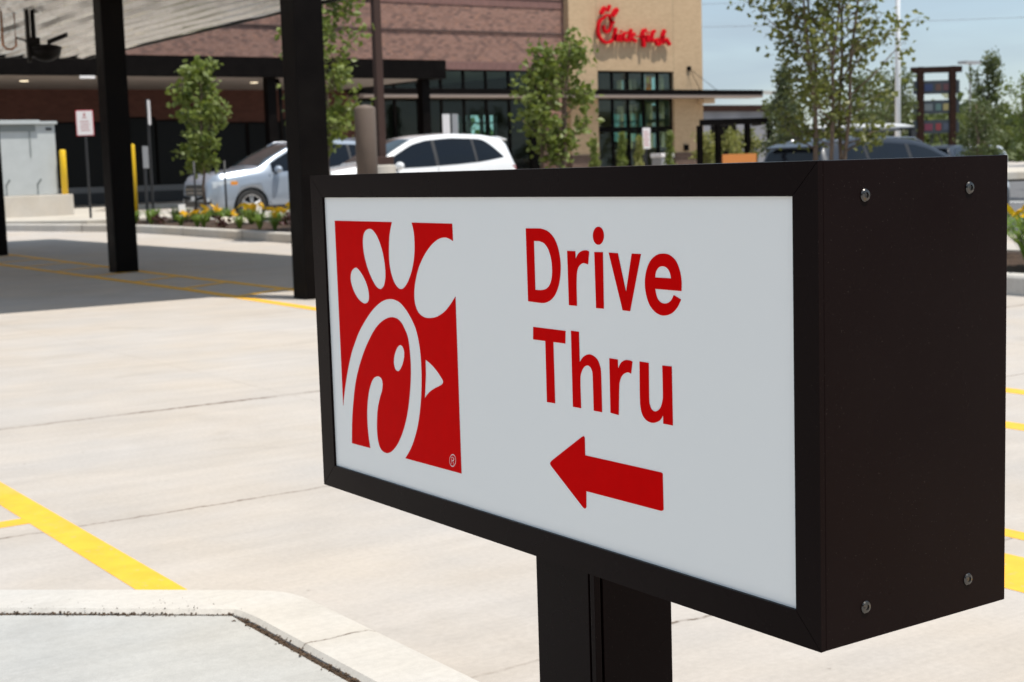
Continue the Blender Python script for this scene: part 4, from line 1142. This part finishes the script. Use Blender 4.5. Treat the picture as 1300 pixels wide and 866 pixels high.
# kayak on the roof rack of the dark car
b = MB(); prof = [(0, .01), (.25, .10), (.7, .22), (1.4, .30), (2.1, .26), (2.6, .14), (2.95, .02)]
vs = []; fs = []; N = 12
for (x, r) in prof:
    for k in range(N):
        a = 2*math.pi*k/N; vs.append((x, r*math.cos(a)*1.0, (.045+.055*min(1, r*4))*math.sin(a)*(1 if r > .02 else .3)+.03*(x-1.4)**2*.35))
for i in range(len(prof)-1):
    for k in range(N): fs.append((i*N+k, i*N+(k+1) % N, (i+1)*N+(k+1) % N, (i+1)*N+k))
fs.append(tuple(range(N))[::-1]); fs.append(tuple(range(len(vs)-N, len(vs)))); b.add(vs, fs)
o = b.build('paddle_board', mat('grey white board', (.50, .51, .52), .5), smooth=True); o.scale = (.9, .8, .75); o.location = (18.75, 18.35, 1.535)
tag(o, 'pale board strapped on the roof rack of the dark car', 'board')
for (x, y) in ((19.1, 18.45), (20.9, 18.45)):
    b = MB(); b.box(-.03, .03, -.55, .55, .11, .14)
    for yy in (-.5, .5): b.box(-.06, .06, yy-.04, yy+.04, -.02, .109)
    b.box(-.04, .04, -.18, .18, .141, .18)
    o = b.build('rack_bar', M['plastic'], dk); o.matrix_parent_inverse = (Matrix.Translation(dk.location) @ Matrix.Rotation(R(180), 4, 'Z')).inverted(); o.location = (x, y, 1.38)
# far parked cars, only roofs and outlines at this distance
for (x, y, r_, p_, lab) in ((62.0, 50.0, 20, 'whitecar', 'distant white car seen between the timber pylon sign and the columnar tree'),
        (56.0, 44.8, 200, 'darkcar', 'distant dark car beside the foot of the timber pylon sign'),
        (92.0, 72.0, 100, 'whitecar', 'far white car at the right edge behind the trees'),
        (84.0, 68.0, 60, 'silver', 'far silver car near the right edge behind the trees')):
    car('parked_car', lab, p_, (x, y, zg(x, y)), R(r_), 1.0, 1.0, rails=False)

# ------------------------------------------------------------------ trees
def leafy(b, centers, n, size, spread, rr, up=.3, aspect=.8):
    """n small folded leaves spread round the given centres"""
    for _ in range(n):
        c = centers[rr.randrange(len(centers))]
        p = Vector((c[0]+rr.gauss(0, spread), c[1]+rr.gauss(0, spread), c[2]+rr.gauss(0, spread)))
        s = size*(.6+.7*rr.random())
        d = Vector((rr.gauss(0, 1), rr.gauss(0, 1), rr.gauss(0, .7)-.25)).normalized()
        u = d.cross(Vector((rr.gauss(0, 1), rr.gauss(0, 1), rr.gauss(0, 1)+up))).normalized()
        w = s*aspect*.5; nn = d.cross(u)*(s*.14)
        b.add([p, p+d*s*.45+u*w+nn, p+d*s, p+d*s*.45-u*w+nn], [(0, 1, 2), (0, 2, 3)])
def tree(name, x, y, z, h, r, trunk_h, label, leaf='leaf', nleaf=1500, size=.1, seed=1, stems=1, tr=.035, nb=26, cat='tree', shape='oval', group=None, spread=.07, per=3):
    rr = random.Random(seed)
    root = thing(name, (x, y, z), label, cat, group)
    tb = MB(); cents = []
    for s in range(stems):
        a0 = 6.28*s/stems+rr.random()
        lean = (.0 if stems == 1 else r*.42)
        bx_, by_ = (0, 0) if stems == 1 else (.04*math.cos(a0), .04*math.sin(a0))
        pts = []; N = 9
        for i in range(N):
            t = i/(N-1); hh = h*.96*t
            pts.append((x+bx_+lean*math.cos(a0)*t**.8+rr.gauss(0, .012)*h*.4*(t > 0), y+by_+lean*math.sin(a0)*t**.8+rr.gauss(0, .012)*h*.4*(t > 0), z-.05+hh+.05*0))
        rads = [tr*(1-.82*i/(N-1)) for i in range(N)]
        tb.tube(pts, rads, 7)
        for k in range(nb//stems):
            t = (trunk_h/h)+(1-trunk_h/h)*((k+rr.random())/(nb/stems))
            t = min(.97, t)
            i = min(N-2, int(t*(N-1))); f = t*(N-1)-i
            p = Vector(pts[i]).lerp(Vector(pts[i+1]), f)
            q = (t-trunk_h/h)/(1-trunk_h/h)
            if shape == 'oval': rad = r*(.45+.75*math.sin(math.pi*min(1, q*.92+.08))**.8)*(1-.25*q)
            elif shape == 'cone': rad = r*(1.02-q)
            else: rad = r*(.85+.2*math.sin(math.pi*q))
            if stems > 1: rad *= .62
            a = rr.random()*6.28; L = rad*(.65+.45*rr.random())
            up = L*(.75 if shape != 'cone' else .15)*(.5+.8*rr.random())
            e = p+Vector((math.cos(a)*L, math.sin(a)*L, up))
            m_ = p.lerp(e, .5)+Vector((0, 0, -L*.06))
            rb = tr*(.38-.2*q)
            tb.tube([p, m_, e], [rb, rb*.65, rb*.25], 5)
            for j in range(per):
                f2 = .35+.65*(j+rr.random())/per
                cpt = p.lerp(e, f2); cents.append(tuple(cpt))
                # twiglet
                a2 = a+rr.gauss(0, .9); tl = L*.28
                e2 = cpt+Vector((math.cos(a2)*tl, math.sin(a2)*tl, tl*rr.random()))
                tb.tube([cpt, e2], [rb*.35, rb*.15], 4, cap=False); cents.append(tuple(e2))
            cents.append(tuple(e))
    P(root, 'trunk', tb, 'bark', smooth=True)
    lb = MB(); leafy(lb, cents, nleaf, size, spread, rr)
    P(root, 'crown', lb, leaf)
    return root
tree('young_tree', 11.75, 27.9, .12, 3.22, .42, 1.05, 'young tree with a full green crown in front of the silver car', nleaf=1350, size=.135, seed=4, spread=.085, nb=26)
tree('young_tree', 10.95, 21.0, .12, 4.6, .55, 1.2, 'young tree partly hidden by the nearest canopy column', nleaf=2300, size=.12, seed=9, spread=.09, nb=44)
tree('young_tree', 11.60, 15.97, .12, 2.62, .56, .95, 'bushy young tree in front of the corner between red and tan brick', nleaf=1700, size=.095, seed=14, stems=3, spread=.08, nb=33)
tree('young_tree', 10.85, 10.35, .12, 3.9, .80, 1.0, 'tall sparse multi stem tree rising above the dark car', leaf='leaf2', nleaf=5200, size=.066, seed=21, stems=5, tr=.026, spread=.07, nb=85, per=4)
# stakes of the young tree by the car, trunk guard, plant tags
for (x, y) in ((11.42, 27.6), (12.1, 27.7)):
    b = MB(); b.tube([(x, y, .1), (x, y, 1.35)], .022, 8)
    tag(b.build('tree_stake', M['plastic'], smooth=True), 'thin black stake beside the young tree in front of the silver car', 'stake', 'stakes beside the young tree')
b = MB(); b.lathe([(.06, .14), (.06, .48), (.045, .48), (.045, .14)], 11.75, 27.9, 14)
tag(b.build('trunk_guard', M['stakew']), 'pale tube guard round the base of the young tree by the silver car', 'tree guard')
for i, (x, y, w, h) in enumerate(((11.15, 27.6, .13, .17), (11.35, 24.6, .12, .16), (11.0, 21.7, .13, .18))):
    b = MB(); b.box(-w/2, w/2, -.006, .006, .06, .06+h); b.box(-.008, .008, -.005, .005, -.02, .06)
    o = b.build('plant_tag', M['tagw']); o.location = (x, y, .30); o.rotation_euler = (R(-10), R(6*(i-1)), R(-22))
    tag(o, ['white plant tag beside the young tree trunk guard', 'white plant tag among burgundy plants mid way along the bed', 'pale plant tag near the canopy column end of the bed'][i], 'plant tag')
for i, (x, y) in enumerate(((11.0, 25.3), (11.15, 24.9))):
    b = MB(); rr = random.Random(40+i)
    b.lathe([(.001, .0), (.12, .01), (.15, .06), (.11, .12), (.04, .15), (.001, .155)], 0, 0, 9)
    o = b.build('pale_rock', M['stakew']); o.location = (x, y, .17); o.scale = (1.2, .8, .9); o.rotation_euler = (0, 0, i)
    o.data.transform(Matrix.Rotation(.2, 4, 'X'))
    tag(o, ['pale flat rock at the front of the bed, the farther of two', 'pale flat rock at the front of the bed, the nearer of two'][i], 'rock')

# ------------------------------------------------------------------ flower bed
def daylily(seed, flowers, root_name='daylily', label=None, group=None):
    rr = random.Random(seed); root = empty(root_name, (0, 0, 0), 0, label, 'plant', group)
    b = MB()
    for k in range(64):
        a = rr.random()*6.28; L = .24+.14*rr.random(); out = .10+.20*rr.random(); w = .010
        pts = [(0.02*math.cos(a), .02*math.sin(a), 0), (out*.4*math.cos(a), out*.4*math.sin(a), L*.65), (out*.8*math.cos(a), out*.8*math.sin(a), L*.95), (out*1.25*math.cos(a), out*1.25*math.sin(a), L*.82)]
        nx3, ny3 = -math.sin(a)*w, math.cos(a)*w; vs = []
        for i, p in enumerate(pts):
            s = (1, 1, .75, .1)[i]; vs += [(p[0]-nx3*s, p[1]-ny3*s, p[2]), (p[0]+nx3*s, p[1]+ny3*s, p[2])]
        b.add(vs, [(0, 1, 3, 2), (2, 3, 5, 4), (4, 5, 7, 6)])
    b.build('foliage', M['blade'], root)
    for k in range(flowers):
        a = rr.random()*6.28; rad = .05+.13*rr.random(); h = .32+.10*rr.random()
        cx_, cy_ = rad*math.cos(a), rad*math.sin(a)
        fb = MB(); tl = Vector((rr.gauss(0, .5), rr.gauss(0, .5)-.5, 1)).normalized()
        u = tl.cross(Vector((0, 0, 1)) if abs(tl.z) < .95 else Vector((1, 0, 0))).normalized(); v = tl.cross(u)
        c_ = Vector((cx_, cy_, h))
        for j in range(6):
            t = j*math.pi/3; d = u*math.cos(t)+v*math.sin(t); e = u*math.cos(t+1.57)+v*math.sin(t+1.57)
            fb.add([c_, c_+d*.048+e*.028+tl*.035, c_+d*.095+tl*.025, c_+d*.048-e*.028+tl*.035], [(0, 1, 2, 3)])
        f = fb.build('flower', M['flower'], root)
        sb = MB(); sb.tube([(cx_*.2, cy_*.2, 0), (cx_*.8, cy_*.8, h*.6), (cx_, cy_, h)], .004, 4); sb.build('stem', M['blade'], f)
    return root
def heuchera(seed, label, group):
    rr = random.Random(seed); root = empty('burgundy_plant', (0, 0, 0), 0, label, 'plant', group)
    b = MB(); leafy(b, [(rr.gauss(0, .09), rr.gauss(0, .09), .10+.16*rr.random()) for _ in range(14)], 150, .09, .045, rr)
    b.build('foliage', M['burg'], root); return root
gd = 'daylilies flowering in the long kerbed bed'
protos = [daylily(100+i, f, label='daylily clump with orange yellow flowers in the long kerbed bed', group=gd) for i, f in enumerate((5, 3, 6))]
green = daylily(200, 0, 'green_clump', 'leafy green clump without flowers in the long kerbed bed', 'green clumps in the long kerbed bed')
burg = heuchera(5, 'dark burgundy leafy plant in the long kerbed bed', 'burgundy plants in the long kerbed bed')
used = set()
def put(proto, x, y, s, rz):
    z = zg(x, y)+.135
    if proto.name in used: o = copy_tree(proto)
    else: o = proto; used.add(proto.name)
    o.location = (x, y, z); o.scale = (s, s, s); o.rotation_euler = (0, 0, rz)
rr = random.Random(77)
y = 29.1
spots = []
while y > 3.6:
    xa = lerp_line(Lp, y)
    for k in range(3):
        xx = xa+.42+.62*k+rr.uniform(-.12, .12); yy = y+rr.uniform(-.2, .2)
        spots.append((xx, yy, k))
    y -= .78 if (y > 19 or y < 9.5) else 1.15
for (xx, yy, k) in spots:
    if any(math.hypot(xx-a, yy-c) < .28 for a, c in ((11.75, 27.9), (11.0, 21), (11.55, 16), (10.85, 10.35), (10.1, 18.28), (11.0, 25.3), (11.15, 24.9))): continue
    u = rr.random()
    if yy > 27.6: pr = green if u < .75 else burg
    elif k == 1 and u < .55: pr = burg
    elif u < .16: pr = green
    elif u < .30: pr = burg
    else: pr = protos[rr.randrange(3)]
    put(pr, xx, yy, .62+.28*rr.random() if yy > 12 else 1.0+.25*rr.random(), rr.random()*6)

for (xx, yy, sc_, k_) in ((9.80, 7.75, 1.15, 0), (9.75, 7.05, 1.1, 2), (10.35, 8.1, 1.2, 1)): put(protos[k_], xx, yy, sc_, xx*3)
# small conifers by the tower, bushes, orange board, pergola
for i, (x, y, h, lab) in enumerate(((34.0, 44.2, 1.75, 'small narrow conifer at the left edge of the tower window'), (35.2, 44.0, 1.95, 'second small conifer in front of the tower doors'), (35.75, 43.7, 1.8, 'reddish small conifer in the middle of the tower doors'), (36.9, 43.3, 1.95, 'small conifer right in front of the white notice sign'))):
    tree('small_conifer', x, y, .1, h+.3, .24, .1, lab, leaf='leaf' if i != 2 else 'bush', nleaf=1700, size=.085, seed=50+i, tr=.02, nb=30, cat='conifer', shape='cone', spread=.05, group='small conifers by the tower')
def bush(x, y, z, h, r, label, leaf, seed, n=1200, size=.12, nm='bush'):
    return tree(nm, x, y, z, h, r, h*.1, label, leaf=leaf, nleaf=n, size=size, seed=seed, stems=4, tr=.02, nb=28, cat='bush', shape='oval', spread=.1)
bush(36.0, 40.2, 0, 2.0, .55, 'yellow green bush beside the right end of the building', 'bush', 61)
bush(36.4, 38.9, -.1, 2.2, .85, 'yellow green bush behind the orange board', 'bush', 62, 1800)
bush(37.0, 34.9, -.2, 2.3, .9, 'pale green bush between the pergola and the dark car', 'bush', 63, 1600)
t = thing('pergola', (35.8, 38.2, 0), 'dark steel pergola frame to the right of the tower', 'pergola')
pg = [(35.13, 39.61), (35.66, 39.26), (36.51, 38.68), (37.18, 38.24)]
b = MB(); 
d = Vector((pg[3][0]-pg[0][0], pg[3][1]-pg[0][1])).normalized(); n_ = Vector((-d.y, d.x))*.07
for i in range(3):
    p, q = Vector(pg[i]), Vector(pg[i+1])
    b.prism([tuple(p-n_), tuple(q-n_-d*.001), tuple(q+n_-d*.001), tuple(p+n_)], 2.29, 2.50)
P(t, 'beam', b, 'black')
for (x, y) in pg:
    b = MB(); b.prism([(x-.08, y-.08), (x+.08, y-.08), (x+.08, y+.08), (x-.08, y+.08)], -.4, 2.288); P(t, 'post', b, 'black')
b = MB(); q = Vector(pg[3]); b.prism([tuple(q+d*.08), tuple(q+d*.08+n_*2), tuple(q+n_*50+d*.08), tuple(q+n_*50+d*.08-d*.14)], 2.29, 2.48); P(t, 'beam', b, 'black')
t = thing('board_fence', (34.4, 38, 0), 'low orange board fence behind the dark car', 'fence')
fa, fb2 = Vector((34.31, 37.57)), Vector((35.25, 36.93)); d = (fb2-fa).normalized(); n_ = Vector((-d.y, d.x))*.03
for k in range(2):
    b = MB(); b.prism([tuple(fa-n_), tuple(fb2-n_), tuple(fb2+n_), tuple(fa+n_)], .62+.33*k, .93+.33*k); P(t, 'board', b, 'orange', bevel=.008)
for k in (0, .5, 1):
    q = fa.lerp(fb2, k)+n_*2.4
    b = MB(); b.box(q.x-.04, q.x+.04, q.y-.04, q.y+.04, -.3, 1.2); P(t, 'post', b, 'timber')

# far building seen between tower and trees
t = thing('far_building', (66, 76, 0), 'distant grey and brown commercial building beyond the pergola', 'building')
b = MB(); b.box(58, 72, 74, 86, -.4, 4.3); P(t, 'wall', b, mat('far grey wall', (.22, .22, .24), .8, noise=.2, nscale=.6))
b = MB(); b.box(57.8, 72.2, 73.8, 86.2, 4.301, 4.7); P(t, 'roof', b, 'timber')
for k in range(3):
    b = MB(); b.box(59+3.8*k, 61.2+3.8*k, 73.93, 73.99, 1.2, 3.6); w = P(t, 'window', b, 'black')
    b = MB(); b.box(59.1+3.8*k, 61.1+3.8*k, 73.9, 73.929, 1.3, 3.5); P(t, 'pane', b, 'carglass').parent = w; children(w)[0].matrix_parent_inverse = Matrix.Translation(-t.location)
# flagpole
t = thing('flagpole', (47.0, 41.1, -.3), 'tall white tapered pole rising past the sparse tree', 'pole')
b = MB(); b.tube([(47.0, 41.1, -.3), (47.0, 41.1, 5), (47.0, 41.1, 12)], [.12, .105, .08], 14); P(t, 'shaft', b, 'flag', smooth=True)
b = MB(); b.lathe([(.001, 12.0), (.09, 12.05), (.12, 12.12), (.09, 12.2), (.001, 12.24)], 47.0, 41.1, 14); P(t, 'finial', b, 'flag', smooth=True)
# timber pylon sign
t = empty('pylon_sign', (56.75, 47.3, -.4), R(-33), 'tall dark timber pylon sign with three rows of tenant panels', 'sign')
def L(nm, b, m, par=None, **k): return b.build(nm, M[m] if isinstance(m, str) else m, par or t, **k)
for x in (-.76, .76):
    b = MB(); b.box(x-.15, x+.15, -.15, .15, 0, 5.55); L('post', b, 'timber', bevel=.02)
b = MB(); b.box(-1.2, 1.2, -.12, .12, 5.26, 5.54); L('beam', b, 'timber', bevel=.02)
b = MB(); b.box(-.6, .6, -.06, .06, .95, 1.1); L('rail', b, 'timber')
cols = [((.02, .035, .10), (.09, .045, .035), (.09, .035, .04)), ((.12, .14, .15), (.08, .14, .13), (.26, .22, .09)), ((.14, .025, .05), (.20, .03, .035), (.05, .06, .09))]
for r_ in range(3):
    zb3 = 4.28-.92*r_
    b = MB(); b.box(-1.08, 1.08, -.09, .09, zb3, zb3+.62); pn = L('tenant_panel', b, mat('panel grey blue', (.045, .055, .065), .6, spec=.2))
    for i, (xa, xb) in enumerate(((-.58, -.2), (-.05, .2), (.3, .56))):
        b = MB(); b.box(xa, xb, -.1, -.0905, zb3+.14, zb3+.46); L('panel_graphic', b, mat('tenant colour', cols[r_][i], .5), pn)
for (x0_, x1_) in ((-.1, -.55), (.1, .6)):
    b = MB(); b.tube([(x0_, 0, 2.44), (x1_, 0, 1.1)], .035, 6); L('brace', b, 'plastic')
# far light pole
t = thing('far_lamp_pole', (116, 92.7, -.4), 'very thin distant lamp pole with a flat head above the right hand trees', 'lamp pole')
b = MB(); b.tube([(116, 92.7, -.4), (116, 92.7, 9.4)], .09, 8); P(t, 'pole', b, 'signgrey')
b = MB(); b.box(114.8, 117.2, 92.2, 93.2, 9.4, 9.65); P(t, 'lamp_head', b, 'signgrey')
# trees on the right and behind
gz = lambda x, y: zg(x, y)
far = [('columnar_tree', 50.0, 39.1, 5.2, .55, 'tall narrow columnar tree right of the timber pylon sign', 'leaf3', 2600, .15, 'col', 1),
 ('broad_tree', 39.0, 28.6, 3.9, 1.25, 'bushy green tree at the right edge', 'leaf', 3200, .11, 'oval', 3),
 ('broad_tree', 42.0, 33.1, 3.2, .9, 'smaller green tree left of the bushy tree at the right edge', 'leaf3', 1900, .11, 'oval', 2),
 ('dark_conifer', 36.6, 36.9, 4.3, .8, 'dark pointed conifer behind the sparse tree on the left', 'conifer', 2600, .13, 'cone', 1),
 ('broad_tree', 41.5, 37.8, 4.1, 1.1, 'rounded green tree just left of the white pole', 'leaf3', 2200, .13, 'oval', 2),
 ('columnar_tree', 48.5, 42.6, 4.6, .8, 'narrow green tree between white pole and timber pylon', 'leaf3', 2200, .14, 'col', 1),
 ('broad_tree', 44.0, 44.5, 3.4, 1.3, 'low spreading tree behind the pergola', 'leaf3', 2200, .14, 'oval', 2),
 ('columnar_tree', 60.0, 52.5, 4.0, 1.0, 'dark green tree seen through the legs of the timber pylon', 'leaf3', 1600, .18, 'oval', 1),
 ('broad_tree', 47.0, 33.6, 2.6, 1.1, 'low dark green tree just above the right corner of the cabinet', 'leaf3', 2000, .12, 'oval', 2)]
for i, (nm, x, y, h, r_, lab, lf, n, sz, shp, st) in enumerate(far):
    tree(nm, x, y, gz(x, y), h, r_, h*.18, lab, leaf=lf, nleaf=n, size=sz, seed=300+i, stems=st, tr=.06, nb=40, shape=shp, spread=.13)
# wooded skyline: one mass of clumps
b = MB(); rr = random.Random(9); cents = []
for k in range(520):
    a = R(8+75*rr.random()); d = 210+90*rr.random()
    x, y = d*math.sin(a), d*math.cos(a)
    for j in range(5): cents.append((x+rr.gauss(0, 3), y+rr.gauss(0, 3), (4.2+2.6*math.sin(a*23)+1.5*rr.random())*rr.random()))
leafy(b, cents, 26000, 2.0, .9, rr)
tag(b.build('treeline', M['leaf3']), 'far low wooded skyline along the horizon', 'trees', kind='stuff')
# overhead cables and their towers (towers stand outside the picture)
for i, (h, y0, lab) in enumerate(((30.5, 0, 'highest thin overhead cable in the sky at right'), (27.2, 4, 'second highest overhead cable in the sky at right'), (22.4, 1, 'third overhead cable in the sky at right'), (19.8, 5, 'lowest thin overhead cable in the sky at right'))):
    b = MB(); pts = []
    for k in range(25):
        t = k/24; x = 90+170*t; yv = 190+y0-175*t; pts.append((x, yv, h+3.5*(2*t-1)**2-2))
    b.tube(pts, .025, 5); tag(b.build('overhead_cable', mat('cable', (.12, .12, .13), .6)), lab, 'cable', 'overhead cables')

# ------------------------------------------------------------------ light, sky, camera
SEL, SAZ = 69., math.degrees(math.atan2(.39, -.92))   # azimuth clockwise from +Y
w = bpy.data.worlds.new('World'); S.world = w; w.use_nodes = True; nt = w.node_tree; nt.nodes.clear()
out = nt.nodes.new('ShaderNodeOutputWorld'); bg = nt.nodes.new('ShaderNodeBackground'); bg.inputs[1].default_value = .14
sky = nt.nodes.new('ShaderNodeTexSky'); sky.sky_type = 'NISHITA'; sky.sun_disc = False
sky.sun_elevation = R(SEL); sky.sun_rotation = R(SAZ); sky.altitude = 200; sky.air_density = 1.0; sky.dust_density = .6; sky.ozone_density = 2.0
tc = nt.nodes.new('ShaderNodeTexCoord'); mp = nt.nodes.new('ShaderNodeMapping'); mp.inputs['Scale'].default_value = (2.2, 2.2, 14)
nz = nt.nodes.new('ShaderNodeTexNoise'); nz.inputs['Scale'].default_value = 1.6; nz.inputs['Detail'].default_value = 6; nz.inputs['Distortion'].default_value = .6
mr = nt.nodes.new('ShaderNodeMapRange'); mr.inputs[1].default_value = .35; mr.inputs[2].default_value = .68; mr.inputs[3].default_value = .45; mr.inputs[4].default_value = .95
mx = nt.nodes.new('ShaderNodeMix'); mx.data_type = 'RGBA'; mx.inputs[7].default_value = (2.9, 3.55, 4.15, 1)
nt.links.new(tc.outputs['Generated'], mp.inputs[0]); nt.links.new(mp.outputs[0], nz.inputs['Vector']); nt.links.new(nz.outputs['Fac'], mr.inputs[0])
nt.links.new(mr.outputs[0], mx.inputs[0]); nt.links.new(sky.outputs[0], mx.inputs[6]); nt.links.new(mx.outputs[2], bg.inputs[0]); nt.links.new(bg.outputs[0], out.inputs[0])
ld = bpy.data.lights.new('sun', 'SUN'); ld.energy = 4.6; ld.angle = R(.53); ld.color = (1, .95, .87)
sun = bpy.data.objects.new('sun', ld); C.objects.link(sun)
to = Vector((math.sin(R(SAZ))*math.cos(R(SEL)), math.cos(R(SAZ))*math.cos(R(SEL)), math.sin(R(SEL))))
sun.rotation_euler = to.to_track_quat('Z', 'Y').to_euler(); sun.location = to*60

cd = bpy.data.cameras.new('camera'); cam = bpy.data.objects.new('camera', cd); C.objects.link(cam); S.camera = cam
CH, f_, p_, r_, yw = 1.03, 1893.96, .11542, .030964, .597327
F = Vector((math.sin(yw)*math.cos(p_), math.cos(yw)*math.cos(p_), -math.sin(p_)))
Rt = Vector((math.cos(yw), -math.sin(yw), 0)); U = Rt.cross(F)
R2 = math.cos(r_)*Rt-math.sin(r_)*U; U2 = math.sin(r_)*Rt+math.cos(r_)*U
cam.matrix_world = Matrix(((R2.x, U2.x, -F.x, 0), (R2.y, U2.y, -F.y, 0), (R2.z, U2.z, -F.z, CH), (0, 0, 0, 1)))
cd.sensor_width = 36; cd.lens = f_/1300*36; cd.clip_start = .05; cd.clip_end = 3000
cd.dof.use_dof = True; cd.dof.focus_distance = 1.62; cd.dof.aperture_fstop = 15
S.view_settings.view_transform = 'Standard'; S.view_settings.look = 'None'; S.view_settings.exposure = .16; S.view_settings.gamma = 1
S.render.resolution_x = 1024; S.render.resolution_y = 682
